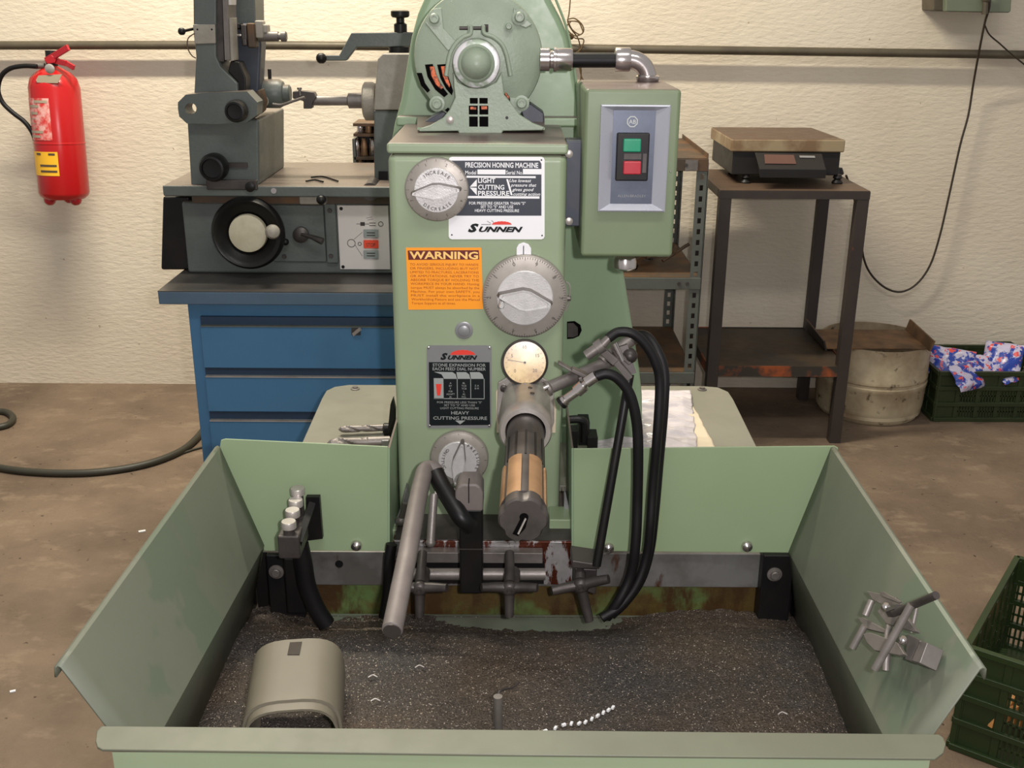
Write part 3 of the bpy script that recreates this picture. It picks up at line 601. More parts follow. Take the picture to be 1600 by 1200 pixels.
for u, v in ((951,856),(1167,853)): MB().lathe([(0.009,0),(0.008,0.005),(0.004,0.008),(0.0008,0.009)], P(u,v,Y=YP-0.001), (0,-1,0), 18).box(P(u,v,Y=YP).x-0.0006,P(u,v,Y=YP).x+0.0006,YP-0.0105,YP-0.009,P(u,v,Y=YP).z-0.006,P(u,v,Y=YP).z+0.006).build('panel_screw', M['chrome'], pr)
# front lip + front wall + floor of tray
ZL = 0.79
lp = [(157,1134),(800,1140),(1467,1147),(1474,1152),(1478,1162),(1474,1176),(1462,1185),(800,1179),(160,1171),(152,1167),(149,1158),(151,1142)]
MB().prism([P(u,v,Z=ZL) for u, v in lp], (0,0,-0.003)).build('tray_front_lip', M['lip'], HM, bevel=0.001)
yb = P(800,1174,Z=ZL).y
MB().box(P(178,1190,Y=yb).x, P(1452,1190,Y=yb).x, yb-0.001, yb+0.002, 0.55, ZL-0.003).build('tray_front_wall', M['green'], HM)
MB().box(-0.425, 0.466, 0.905, YP+0.02, 0.535, 0.55).build('tray_floor', M['tray'], HM)
for x in (-0.428, 0.468): MB().box(x-0.002, x+0.002, YP-0.002, 1.55, 0.55, 0.69).build('tray_corner', M['blackpaint'], HM)
for u0, u1 in ((402,482),(1186,1246)): MB().pbox(u0,863,u1,1000,1.532,0.01).build('corner_filler', M['blackpaint'], HM)
# pedestal, rear shelf plate
MB().box(-0.38, 0.42, 1.10, 2.16, 0.0, 0.535).build('base_cabinet', M['green'], HM, bevel=0.01)
MB().box(-0.39, 0.43, 1.64, 2.16, 0.535, 0.685).build('coolant_tank', M['guard'], HM, bevel=0.01)
zs = 0.70
sh = [P(468,700,Z=zs),P(503,622,Z=zs),P(510,610,Z=zs),P(523,604,Z=zs),P(545,601,Z=zs),P(1098,603,Z=zs),P(1122,605,Z=zs),P(1138,612,Z=zs),P(1146,624,Z=zs),P(1182,697,Z=zs),P(1210,760,Z=zs),P(440,757,Z=zs)]
MB().prism(sh, (0,0,-0.012)).build('rear_shelf', M['shelf_green'], HM, bevel=0.002)
for u, v in ((555,608),(1097,609)): MB().lathe([(0.010,0),(0.010,0.002),(0.006,0.003),(0.006,0.006)], P(u,v,Z=zs), (0,0,1), 14).build('shelf_bolt', M['steel'], HM)
# front ledge, bar, rusty wall
MB().box(P(614,845,Y=1.506).x, P(896,845,Y=1.506).x, 1.506, YC+0.02, P(750,913,Y=1.506).z, P(750,846,Y=1.506).z).build('front_ledge', M['steel_rust'], HM, bevel=0.001, label='rust streaked steel ledge')
zl = P(750,846,Y=1.506).z
MB().box(P(614,845,Y=1.506).x+0.002, P(896,845,Y=1.506).x-0.002, 1.510, YC+0.02, zl, zl+0.001).build('ledge_top', M['darksteel'], HM)
MB().pbox(474,864,1192,916,1.512,0.015).build('cross_bar', M['steel_bar'], HM, bevel=0.001)
MB().lathe([(0.0065,0),(0.0065,0.001)], P(530,881,Y=1.512), (0,-1,0), 16).build('bar_hole', M['blackpaint'], HM)
MB().pbox(440,905,1200,1000,1.53,0.015).build('casting_front', M['rustgreen'], HM)
MB().pbox(690,966,905,1000,1.516,0.014).build('casting_foot', mat('teal_worn_enamel', (84,116,90), 0.5, col2=(74,72,36), sc=14, amt=1), HM, bevel=0.004)
for (u0,u1,bu,bv,m_) in ((420,474,432,893,'brk'),(1188,1236,1210,897,'brk')):
    o = MB().pbox(u0,868,u1,985,1.49,0.03).build('support_bracket', M['blackpaint'], HM, bevel=0.002)
    MB().lathe([(0.012,0),(0.012,0.002),(0.007,0.003),(0.007,0.007),(0.006,0.008)], P(bu,bv,Y=1.49), (0,-1,0), 20).build('bracket_bolt', M['steel'], o)
MB().box(-0.425,0.465,1.545,1.552,0.55,0.60).build('tray_rear_wall', M['tray'], HM)
for u0, v0, u1, v1 in ((612,828,628,846),(858,812,896,838)):
    MB().pbox(u0,v0,u1,v1,1.55,0.05).build('green_foot_block', M['panel'], HM, bevel=0.002)
MB().tube(PL([(633,786),(630,800),(626,812)],1.56), 0.0045, 8).ball(P(626,815,Y=1.56), 0.009).build('drain_cock', M['steel'], HM)
MB().prism([P(u,v,Y=1.57) for u,v in ((612,830),(627,792),(634,762),(638,770),(636,812),(630,832))], (0,0.02,0)).build('foot_web', M['greyplate'], HM)
MB().prism([P(u,v,Y=1.59) for u,v in ((882,762),(895,820),(895,838),(880,838))], (0,0.01,0)).build('foot_web', M['greyplate'], HM)

# honing fixture: post, arm, long rod, slide bars, star knobs
mb = MB().pbox(718,797,754,928,1.43,0.05)
post = mb.build('clamp_post', M['blackpaint'], HM, bevel=0.003)
for v in (858.5,): MB().pbox(717.5,v-0.6,754.5,v+0.6,1.429,0.002).build('post_joint', M['darksteel'], post)
p = P(732,790,Y=1.43)
MB().poly([(711,792),(711,770),(715,761),(722,757),(744,757),(751,761),(755,770),(755,800),(718,800)], 1.425, 0.05).build('clamp_cap', M['rod'], post, bevel=0.004)
MB().pbox(731.6,756,733.2,786,1.4242,0.02).build('clamp_slit', M['black'], post)
MB().tube([P(680,738,Y=1.47),P(690,758,Y=1.455),P(708,788,Y=1.43),P(722,810,Y=1.415),P(736,822,Y=1.42)], 0.0135, 14, 5).build('bent_arm', M['blackpaint'], post)
MB().cyl(P(680,771,Y=1.45), P(718,771,Y=1.45), 0.008).build('clamp_bolt', M['steel'], post)
MB().cyl(P(678,772,Y=1.445), P(673,846,Y=1.41), 0.0065).ball(P(673,848,Y=1.41), 0.0078).build('clamp_lever', M['steel'], post)
zr = P(613,982,Y=1.13).z
a = P(664,742,Y=1.47); b = P(613,984,Y=1.12)
mb = MB(); pts = [P(684,742,Y=1.478), P(676,733,Y=1.482), P(665,735,Y=1.475), P(659,752,Y=1.44), P(650,795,Y=1.36), P(636,870,Y=1.25), b]
dr = (pts[-1]-pts[-2]).normalized()
mb.tube(pts, 0.0132, 20, 5).cyl(b, b+dr*0.002, 0.0132, 0.0115)
mb.build('support_rod', M['rod'], HM, smooth=50, label='long grey steel rod')
MB().cyl(b+dr*0.0022, b+dr*0.003, 0.0112).build('rod_end', M['darksteel'], HM)
MB().pbox(640,864,848,880,1.486,0.019).build('slide_bar', M['steel'], HM, bevel=0.001)
MB().cyl(P(644,897,Y=1.47), P(852,897,Y=1.47), 0.0095).build('slide_rod', M['steel'], HM)
MB().pbox(642,876,850,912,1.495,0.012).build('slide_back', M['blackpaint'], HM)
def star(u, v, Y, r, rot, name='star_knob', down=1.0, tilt=0.0):
    c = P(u, v, Y=Y); R_ = S(r, u, v, Y); mb = MB()
    mb.lathe([(R_*0.20,0),(R_*0.27,0.004),(R_*0.27,0.010),(R_*0.17,0.014),(R_*0.1,0.0142),(R_*0.09,0.011)], c, (0,-1,0), 18)
    for i, ln in enumerate((down, 0.95, 0.95)):
        a = math.radians(rot-90+i*120)
        if i == 1: a = math.radians(rot-90+98)
        if i == 2: a = math.radians(rot-90-98)
        d = V((math.cos(a), 0, math.sin(a)))
        pts = [c+V((0,-0.004,0)), c+d*R_*0.4+V((0,-0.007,0)), c+d*R_*ln+V((0,-0.014,0))]
        n0 = len(mb.v); mb.tube(pts, R_*0.2, 10, 4, r1=R_*0.15)
    mb.tube([c+V((0,0.01,0)), c+V((0,0.03,R_*0.25)), c+V((0,0.06,R_*0.55))], R_*0.2, 10, 3, r1=R_*0.16)
    return mb.build(name, M['darksteel'], HM, smooth=50, bevel=0)
star(656,916,1.40,46,0); star(796,916,1.40,46,0); star(907,912,1.42,48,14, down=1.25)
for u, v in ((656,885),(796,885)):
    MB().lathe([(0.010,0),(0.011,0.003),(0.011,0.022),(0.009,0.026)], P(u+6,v+8,Y=1.46), (0,-1,0), 18).build('knob_boss', M['darksteel'], HM)
# right coolant stand: black rod, wedge, star knob
MB().poly([(894,876),(935,882),(937,890),(893,888)],1.43,0.05).poly([(898,888),(933,890),(931,930),(905,920)],1.44,0.03).build('stand_foot', M['darksteel'], HM, bevel=0.002)
crod = MB().tube([P(984,585,Y=1.50),P(966,690,Y=1.47),P(932,884,Y=1.43)], 0.0068, 12, 4).build('coolant_rod', M['blackpaint'], HM)
# coolant arm with brackets and nozzles
arm = MB().cyl(P(858,606,Y=1.46), P(958,563,Y=1.52), 0.0095, 0.0095).build('coolant_arm', M['steel'], HM)
MB().cyl(P(940,566,Y=1.51), P(990,528,Y=1.54), 0.010).build('arm_rear', M['steel'], HM)
MB().lathe([(0.010,0),(0.012,0.002),(0.012,0.006)], P(860,605,Y=1.458), (-1,-0.3,-0.4), 14).build('arm_end', M['steel'], arm)
MB().lathe([(0.004,0),(0.004,0.008)], P(857,604,Y=1.45), (-1,-0.3,-0.4), 12).build('arm_screw', M['chrome'], arm)
def clip(u0,v0,u1,v1,Y,w,h): 
    MB().bar(P(u0,v0,Y=Y), P(u1,v1,Y=Y), w, h, (0,1,0)).build('hose_clip', M['steel'], arm, bevel=0.0015)
clip(872,566,900,582,1.475,0.004,0.014); clip(893,576,918,588,1.47,0.006,0.016); clip(930,538,962,566,1.475,0.012,0.010); clip(958,560,984,590,1.48,0.010,0.018); clip(906,588,914,612,1.465,0.006,0.012)
clip(956,540,984,566,1.50,0.006,0.02)
MB().bar(P(972,540,Y=1.51), P(986,584,Y=1.50), 0.016, 0.020, (0,1,0)).ball(P(984,556,Y=1.50), 0.012).build('rod_clamp', M['darksteel'], arm)
MB().lathe([(0.006,0),(0.006,0.03)], P(958,536,Y=1.48), (0.5,0,-1), 12).build('clamp_pin', M['chrome'], arm)
def nozzle(pts, rads, Y, m='chrome'):
    mb = MB(); pp = PL(pts, Y)
    for i in range(len(pp)-1): mb.cyl(pp[i], pp[i+1], rads[i][0], rads[i][1], 16)
    return mb.build('nozzle', M[m], HM, smooth=30)
nozzle([(877,630),(884,624),(901,612)], [(0.0085,0.0085),(0.0068,0.0068)], 1.44, 'chrome')
nozzle([(901,612),(912,602),(916,598),(931,588)], [(0.0095,0.0095),(0.005,0.005),(0.0082,0.0082)], 1.44)
MB().cyl(P(876,631,Y=1.44), P(880,627.5,Y=1.44), 0.0098).build('nozzle_tip', M['blackpaint'], HM)
nozzle([(916,556),(932,545)], [(0.0078,0.0078)], 1.45, 'steel')
nozzle([(932,545),(942,538),(954,526)], [(0.0105,0.0105),(0.007,0.0055)], 1.455, 'steel')
def hose(pts, Ys, r, label):
    n = len(pts); mb = MB().tube([P(u,v,Y=Ys[i]) for i, (u, v) in enumerate(pts)], r, 14, 6)
    return mb.build('coolant_hose', M['black'], HM, smooth=60)
hose([(950,529),(966,519),(988,521),(1008,538),(1024,566),(1031,600),(1027,680),(1020,760),(1016,820),(1010,870),(994,915),(968,948),(940,966)], [1.455,1.46,1.46,1.46,1.46,1.46,1.45,1.45,1.44,1.44,1.43,1.42,1.41], 0.0072, '')
hose([(986,527),(1008,524),(1026,546),(1038,580),(1037,640),(1030,720),(1023,800),(1016,858),(1002,905),(978,940),(955,962)], [1.54,1.52,1.50,1.49,1.48,1.48,1.47,1.47,1.46,1.45,1.44], 0.0072, '')
hose([(931,588),(948,584),(966,592),(984,616),(994,655),(997,700),(996,780),(993,850),(985,900),(966,940),(948,965)], [1.44,1.44,1.44,1.44,1.44,1.44,1.44,1.43,1.43,1.42,1.42], 0.0078, '')

# bolt bank on the left of the tray
blk = MB().pbox(434,838,468,874,1.39,0.07).build('valve_block', M['darksteel'], HM, bevel=0.003)
for i, (u, v, Y, vb) in enumerate(((465,766,1.475,845),(462,784,1.455,850),(457,800,1.43,855),(451,818,1.40,858))):
    c = P(u, v, Y=Y); d = MB().lathe([(0.0095,0),(0.0112,0.0015),(0.0112,0.010),(0.0103,0.012)], c-V((0,0,0.008)), (0,0,1), 20)
    cap = d.build('knurled_cap', M['steel_lt'], blk, smooth=35)
    MB().cyl(P(u,v+4,Y=Y), V((c.x, Y, P(u,vb,Y=Y).z)), 0.0085).build('cap_stem', M['darksteel'], blk)
MB().prism(PL([(478,777),(499,777),(504,842),(480,845)],1.485), (0,0.01,0)).build('back_plate', M['blackpaint'], HM)
MB().bar(P(487,789,Y=1.47), P(466,850,Y=1.40), 0.010, 0.014, (0,1,0)).build('link_bar', M['blackpaint'], HM)
MB().tube(PL([(468,850),(474,880),(480,915),(494,950),(510,975)],1.44), 0.014, 14, 5).build('drain_hose', M['black'], HM)
MB().pbox(445,872,476,960,1.46,0.03).build('pipe_stub', M['blackpaint'], HM, bevel=0.004)
MB().tube([P(612,850,Y=1.475),P(608,880,Y=1.47),P(606,925,Y=1.46),P(600,965,Y=1.45)], 0.009, 10, 4).build('drain_hose', M['black'], HM)
# plug and latch in the recess behind the panels
MB().tube(PL([(884,656),(900,655),(910,657),(914,664),(914,690)],1.70), 0.007, 10, 4).pbox(904,660,921,696,1.72,0.04).pbox(886,674,903,700,1.70,0.03).pbox(918,684,934,702,1.68,0.04).build('electric_plug', M['blackpaint'], HM, bevel=0.003)

# swarf in the tray
vs = []; fs = []; nx, ny = 230, 150
bk = [(370,958),(400,950),(430,946),(470,954),(520,964),(580,962),(640,958),(700,966),(760,970),(860,973),(930,971),(1000,962),(1060,954),(1130,952),(1200,958),(1262,966),(1330,975)]
yb_ = 1.512
bz = [(P(u,v,Y=yb_).x, P(u,v,Y=yb_).z) for u, v in bk]
def zb(x):
    if x <= bz[0][0]: return bz[0][1]
    for (a, za), (b, zc_) in zip(bz, bz[1:]):
        if x <= b: return za+(zc_-za)*(x-a)/(b-a)
    return bz[-1][1]
def xr(y): t = (y-0.915)/(YP-0.915); return (-0.418-0.008*t, 0.4455+0.02*t)
def zch(x, y):
    t = max(0, min(1, (1.512-y)/0.16)); base = 0.598+0.008*noise.noise(V((x*7, y*7, 0)))
    t = t*t*(3-2*t); return zb(x)*(1-t)+base*t
for j in range(ny+1):
    y = 0.915+(yb_-0.915)*j/ny; xa, xb = xr(y)
    for i in range(nx+1):
        x = xa+(xb-xa)*i/nx; z = zch(x, y)+0.0028*noise.noise(V((x*60, y*60, 3)))+0.0022*noise.noise(V((x*190, y*190, 9)))
        vs.append((x, y, z))
for j in range(ny):
    for i in range(nx): a = j*(nx+1)+i; fs.append((a, a+1, a+nx+2, a+nx+1))
mb = MB(); mb.add(vs, fs)
# skirt
def row(idx): 
    b = len(mb.v); mb.v += [V((vs[i][0], vs[i][1], 0.551)) for i in idx]
    for k in range(len(idx)-1): mb.f.append([idx[k], idx[k+1], b+k+1, b+k]); mb.mi.append(0)
row(list(range(nx+1))); row([ny*(nx+1)+i for i in range(nx+1)]); row([j*(nx+1) for j in range(ny+1)]); row([j*(nx+1)+nx for j in range(ny+1)])
tag(mb.build('metal_swarf', M['chips'], smooth=60, kind='stuff'), 'heap of grey brown metal grinding swarf filling the green tray', 'swarf')
mb = MB()
for k in range(600):
    y = 0.93+random.random()*0.56; xa, xb = xr(y); x = xa+0.01+(xb-xa-0.02)*random.random(); z = zch(x, y)+0.002
    L_ = random.choice((0.0008,0.0012,0.0018,0.0028)); R_ = Matrix.Rotation(random.random()*6.28, 3, 'Z') @ Matrix.Rotation(random.random()-0.5, 3, 'X')
    mb.obox((x, y, z), (L_, 0.0007, 0.0003), R_)
tag(mb.build('bright_swarf_flakes', M['steel_lt'], smooth=0, kind='stuff'), 'bright metal flakes scattered over the dark swarf', 'flakes')
curl = [(838,1142),(852,1139),(868,1134),(881,1129),(893,1127),(905,1127),(915,1125),(925,1120),(934,1115),(943,1110),(951,1106),(958,1102)]
for k, (u, v) in enumerate(curl):
    p = P(u, v, Z=0.603); p.z = zch(p.x, p.y)+0.004
    o = MB().obox(p, (0.0058, 0.0034, 0.003), Matrix.Rotation(0.5+random.random(), 3, 'Z')).build('bright_chip', M['white'])
    tag(o, ('leftmost', 'second from the left', 'third from the left', 'fourth from the left', 'fifth from the left', 'sixth from the left', 'sixth from the right', 'fifth from the right', 'fourth from the right', 'third from the right', 'second from the right', 'rightmost')[k]+' bright chip in the curved trail on the swarf', 'metal chip', 'bright chips in a curved trail')
for u, v, n_ in ((582,1058,'short bright sliver right of the open sleeve, on the swarf'), (586,1096,'curled bright shaving beside the open end of the sleeve'), (1222,1120,'lone bright sliver near the right front of the tray'), (655,1041,'pale curl of metal in the middle of the swarf')):
    p = P(u, v, Z=0.603); p.z = zch(p.x, p.y)+0.004
    o = MB().tube([p+V((-0.006,0,0)), p+V((0,0.003,0.002)), p+V((0.007,0.001,0))], 0.001, 6, 3).build('metal_shaving', M['steel_lt']); tag(o, n_, 'metal shaving')

# oval sleeve lying in the swarf
p0 = P(452,1108,Z=0.682); ax0 = (P(464,996,Z=0.685)-P(452,1104,Z=0.685)); SLN = ax0.length; ax0.normalize(); rt_ = V((ax0.y,-ax0.x,0))
def stad(c, w_, h_, n=8):
    out = []
    for i in range(4*n):
        t = 2*math.pi*(i+0.5)/(4*n); x = math.copysign(abs(math.cos(t))**0.6, math.cos(t))*w_; z = math.copysign(abs(math.sin(t))**0.72, math.sin(t))*h_
        out.append(c+rt_*x+V((0,0,z)))
    return out
c0 = V((P(452,1106,Z=0.685).x, P(452,1106,Z=0.685).y, 0.632)); 
mb = MB(); W_, H_ = 0.0585, 0.050
rs = [stad(c0, W_-0.003, H_-0.003), stad(c0, W_, H_), stad(c0+ax0*0.016, W_, H_), stad(c0+ax0*0.0165, W_+0.0035, H_+0.003), stad(c0+ax0*(SLN-0.001), W_+0.004, H_+0.003), stad(c0+ax0*SLN, W_, H_), stad(c0+ax0*0.018, W_-0.003, H_-0.003)]
mb.rings(rs, closed=True)
sl = mb.build('oval_sleeve', M['tube_grey'], smooth=30); tag(sl, 'grey green oval sleeve lying on the swarf at the left of the tray', 'sleeve')
p = P(461,1013,Z=c0.z+H_+0.0035)
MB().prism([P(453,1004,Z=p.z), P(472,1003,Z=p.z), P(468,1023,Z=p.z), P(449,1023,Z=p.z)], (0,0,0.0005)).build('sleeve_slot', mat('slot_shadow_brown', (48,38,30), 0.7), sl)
# small pin and wire in front
o = MB().cyl(P(779,1150,Z=0.60)+V((0,0,0)), P(778,1088,Z=0.66), 0.006).build('steel_pin', M['steel']); tag(o, 'thin steel pin leaning up behind the front lip of the tray', 'pin')
o = MB().tube([P(778,1090,Z=0.655), P(781,1080,Z=0.66), P(792,1076,Z=0.655), P(802,1074,Z=0.65), P(811,1066,Z=0.648)], 0.0022, 8, 4, r1=0.0012).build('bent_wire', M['darksteel']); tag(o, 'short bent dark wire at the tip of the thin steel pin', 'wire')

# clamp assembly hanging on right tray side
ca = thing('fixture_clamp', P(1390,1000,Y=1.10), 'small steel fixture clamp of pins and plates on the right tray wall', 'clamp')
def wp(u, v, d=0.0):      # point on (and off) the leaning right wall
    a = Rb[2]; b = Rf[2]; c = Rf[1]; n = (b-a).cross(c-a).normalized()
    if n.x > 0: n = -n
    r = ray(u, v); t = (a-CAM).dot(n)/r.dot(n); q = CAM+r*t; return q+n*d if d == 0 else CAM+r*(((a+n*d)-CAM).dot(n)/r.dot(n))
def cplate(pts, d, th, name='clamp_plate'):
    q = [wp(u, v, d) for u, v in pts]; a = Rb[2]; n = (Rf[2]-a).cross(Rf[1]-a).normalized(); n = -n if n.x > 0 else n
    MB().prism(q, n*(-th)).build(name, M['steel'], ca, bevel=0.0008)
cplate([(1354,923),(1398,932),(1408,944),(1392,953),(1362,936)], 0.034, 0.006)
cplate([(1370,955),(1384,944),(1410,955),(1432,986),(1428,987),(1384,974)], 0.040, 0.006)
cplate([(1340,966),(1348,964),(1384,984),(1386,990),(1352,982)], 0.030, 0.006)
cplate([(1348,990),(1360,988),(1402,1004),(1413,1022),(1406,1024),(1366,1016),(1354,1004)], 0.036, 0.005)
cplate([(1418,990),(1438,1000),(1426,1034),(1414,1030)], 0.020, 0.008); cplate([(1437,1002),(1449,1004),(1437,1036),(1424,1032)], 0.026, 0.022, 'clamp_block')
cplate([(1374,924),(1380,924),(1407,939),(1404,942),(1378,932)], 0.046, 0.003)
for a, b, d0, d1, r in (((1362,938),(1352,962),0.036,0.036,0.0042), ((1351,978),(1332,1013),0.036,0.034,0.0042), ((1424,945),(1367,1046),0.058,0.050,0.0044), ((1388,984),(1386,1002),0.03,0.03,0.004), ((1390,950),(1388,1010),0.02,0.02,0.004), ((1386,1012),(1384,1048),0.036,0.030,0.004), ((1424,988),(1432,950),0.03,0.036,0.0025)):
    MB().cyl(wp(*a, d0), wp(*b, d1), r, n=14).build('clamp_pin', M['steel'], ca)
MB().cyl(wp(1397,958,0.052), wp(1463,930,0.058), 0.0044, n=16).cyl(wp(1391,957,0.05), wp(1405,952,0.052), 0.006, n=6).build('handle_bolt', M['darksteel'], ca)
for u, v, d, r in ((1384,949,0.052,0.0055),(1411,1001,0.03,0.0055),(1399,1010,0.03,0.004)): MB().ball(wp(u, v, d), r, 12).build('ball_end', M['chrome'], ca)

# things lying on the rear shelf
zs2 = zs+0.0005
def drill(p0, p1, r, name_label, shank=0.3):
    p0, p1 = V(p0), V(p1); z = (p1-p0).normalized(); x = z.orthogonal().normalized(); y = z.cross(x); L_ = (p1-p0).length; rs = []
    N = 60
    for i in range(N+1):
        t = i/N; tw = t*L_/(r*2)*1.1; k = 1.0 if t < 1-shank else 0; taper = min(1, t*L_/(r*0.9)+0.15)
        ring = []
        for j in range(20):
            a = 2*math.pi*j/20; f = 1-0.42*k*max(0, math.cos(2*(a-tw)))**2
            ring.append(p0+z*(t*L_)+(x*math.cos(a)+y*math.sin(a))*r*f*taper)
        rs.append(ring)
    o = MB().rings(rs).build('twist_drill', M['steel'], smooth=40); tag(o, name_label, 'drill bit'); return o
drill(P(529,671,Z=zs+0.012), P(603,668,Z=zs+0.012), 0.007, 'smaller twist drill with its shank in a black collar, upper of two', 0.12)
drill(P(511,693,Z=zs+0.012), P(610,689,Z=zs+0.012), 0.010, 'larger twist drill lying behind the left tray panel, lower of two', 0.35)
o = MB().lathe([(0.011,0),(0.013,0.002),(0.013,0.012),(0.011,0.014),(0.011,0.02)], P(599,671,Z=zs+0.014), (1,0,0), 20).build('drill_collar', M['blackpaint']); tag(o, 'round black collar around the shank of the smaller drill', 'collar')
o = MB().poly([(610,632),(614,622),(618,640),(618,680),(610,686),(606,672)], 1.72, 0.012).build('angle_bracket', M['blackpaint']); tag(o, 'thin black bracket standing against the left side of the column', 'bracket')
o = MB().box(P(598,636,Y=1.9).x, P(610,636,Y=1.9).x, 1.86, 1.885, zs2, zs2+0.018).build('steel_block', M['greyplate'], bevel=0.002); tag(o, 'small grey steel block on the shelf left of the column', 'block')
# plastic bag + paper
def sheet(corn, nu, nv, amp, sc, seed, name, m, label, cat, z0):
    vs = []; fs = []
    for j in range(nv+1):
        for i in range(nu+1):
            s, t = i/nu, j/nv; p = (corn[0]*(1-s)+corn[1]*s)*(1-t)+(corn[3]*(1-s)+corn[2]*s)*t
            h = abs(noise.noise(V((p.x*sc*0.35+seed, p.y*sc, seed))))*amp+abs(noise.noise(V((p.x*sc*0.7, p.y*sc*2.2, seed+5))))*amp*0.8
            e = min(1, min(s, 1-s, t, 1-t)*10); vs.append((p.x+0.004*noise.noise(V((0,p.y*30,seed))), p.y, z0+0.0008+h*(0.25+0.75*e)))
    for j in range(nv):
        for i in range(nu): a = j*(nu+1)+i; fs.append((a, a+1, a+nu+2, a+nu+1))
    o = MB().add(vs, fs).build(name, m, smooth=60, solid=0.0006); tag(o, label, cat)
sheet([P(930,715,Z=zs),P(1090,715,Z=zs),P(1079,614,Z=zs),P(930,614,Z=zs)], 70, 110, 0.016, 22, 3, 'plastic_bag', M['plastic'], 'crinkled clear plastic bag on the green shelf behind the hoses', 'plastic bag', zs+0.004)
sheet([P(1080,715,Z=zs),P(1126,715,Z=zs),P(1084,636,Z=zs),P(1070,636,Z=zs)], 20, 60, 0.006, 16, 8, 'paper_sheet', M['paperbag'], 'cream paper sheet sticking out right of the clear plastic bag', 'paper', zs)
# ---------------------------------------------------------------- blue bench with tool grinder (left background)
YB = 2.46; ZB = 0.85
WB = thing('workbench', (-0.35, 2.8, 0), 'blue drawer workbench with dark top behind the left of the green machine', 'workbench')
bx0 = P(247,466,Y=YB).x; bx1 = 0.12
MB().box(bx0, bx1, YB+0.001, 3.3, ZB-0.001, ZB+0.0015).build('bench_mat', M['greybench'], WB)
MB().box(bx0, bx1, YB, 3.3, P(430,477,Y=YB).z, ZB).build('worktop', M['benchedge'], WB, bevel=0.003)
cx0 = P(293,480,Y=2.50).x; zct = P(430,477,Y=YB).z
cab = MB().box(cx0, 0.10, 2.50, 3.2, 0.02, zct).build('cabinet', M['blue'], WB, bevel=0.003)
MB().box(cx0+0.002, 0.09, 2.52, 3.2, 0, 0.02).build('plinth', M['bluedark'], WB)
dx0 = P(317,540,Y=2.49).x
rows = [(498,575),(577,643),(646,722),(724,800),(802,880)]
for i, (va, vb) in enumerate(rows):
    z1 = P(430,va,Y=2.49).z; z0 = P(430,vb,Y=2.49).z
    d = MB().box(dx0, 0.09, 2.482, 2.50, z0+0.002, z1-0.018).build('drawer', M['blue'], WB, bevel=0.0015)
    MB().box(dx0, 0.09, 2.490, 2.50, z1-0.018, z1+0.004).build('drawer_gap', M['bluedark'], d)
    MB().box(dx0+0.002, 0.088, 2.478, 2.498, z1-0.018, z1-0.0155).build('drawer_handle', M['steel_lt'] if i else M['shelfsteel'], d)
    if i == 0:
        MB().pbox(549,513,563,524,2.478,0.006).build('lock_plate', M['darksteel'], d, bevel=0.001)
        MB().bar(P(552,523,Y=2.475), P(563,514,Y=2.46), 0.004, 0.008).build('lock_key', M['steel_lt'], d)

TG = thing('tool_grinder', (-0.45, 2.85, ZB), 'slate grey tool grinder with black handwheel standing on the blue workbench', 'machine tool')
Y1 = 2.64
def g3(u0,v0,u1,v1,Y,d,name,m='grey',par=None,bev=0.004,**k): return MB().pbox(u0,v0,u1,v1,Y,d).build(name, M[m], par or TG, bevel=bev, **k)
xb0 = P(288,370,Y=Y1).x
MB().box(xb0, 0.08, Y1, 3.05, ZB+0.0016, P(450,316,Y=Y1).z).build('base_casting', M['grey'], TG, bevel=0.008, bseg=3)
MB().poly([(254,307),(296,307),(296,422),(251,422)], 2.66, 0.35).build('side_guard', M['blackpaint'], TG, bevel=0.006)
MB().box(P(300,312,Y=2.62).x, 0.08, 2.62, 3.0, P(450,318,Y=2.62).z, P(450,307,Y=2.62).z).build('slideway', M['brownsteel'], TG)
zb0, zb1 = P(450,308,Y=2.58).z, P(450,291,Y=2.58).z
bt = MB(); xl = P(254,298,Y=2.58).x
bt.prism([V((xl,2.58,zb0)),V((0.02,2.58,zb0)),V((0.06,2.72,zb0)),V((0.06,3.0,zb0)),V((xl+0.0,3.0,zb0))], (0,0,zb1-zb0))
bt.build('table_bed', M['grey'], TG, bevel=0.004)
g3(322,281,402,297,2.575,0.01,'bed_slot','darksteel',bev=0.003)
MB().lathe([(0.012,0),(0.012,0.004),(0.008,0.006)], P(391,292,Y=2.574), (0,-1,0), 16).build('slot_bolt', M['blackpaint'], TG)
MB().lathe([(0.007,0),(0.007,0.003)], P(428,298,Y=2.58), (0,-1,0), 12).build('bed_screw', M['chrome'], TG)
MB().lathe([(0.022,0),(0.022,0.12)], P(578,300,Y=2.60), (0,1,0), 24).build('end_roller', M['darksteel'], TG)
for pts in ([(486,277),(505,276),(528,283)], [(478,283),(492,281),(505,284)]):
    o = MB().tube([P(u,v,Z=zb1+0.003) for u, v in pts], 0.0022, 6, 4).build('scrap_wire', M['blackpaint']); tag(o, 'longer dark wire scrap on the grinder bed' if pts[0][0] == 486 else 'shorter dark wire scrap on the grinder bed', 'wire')
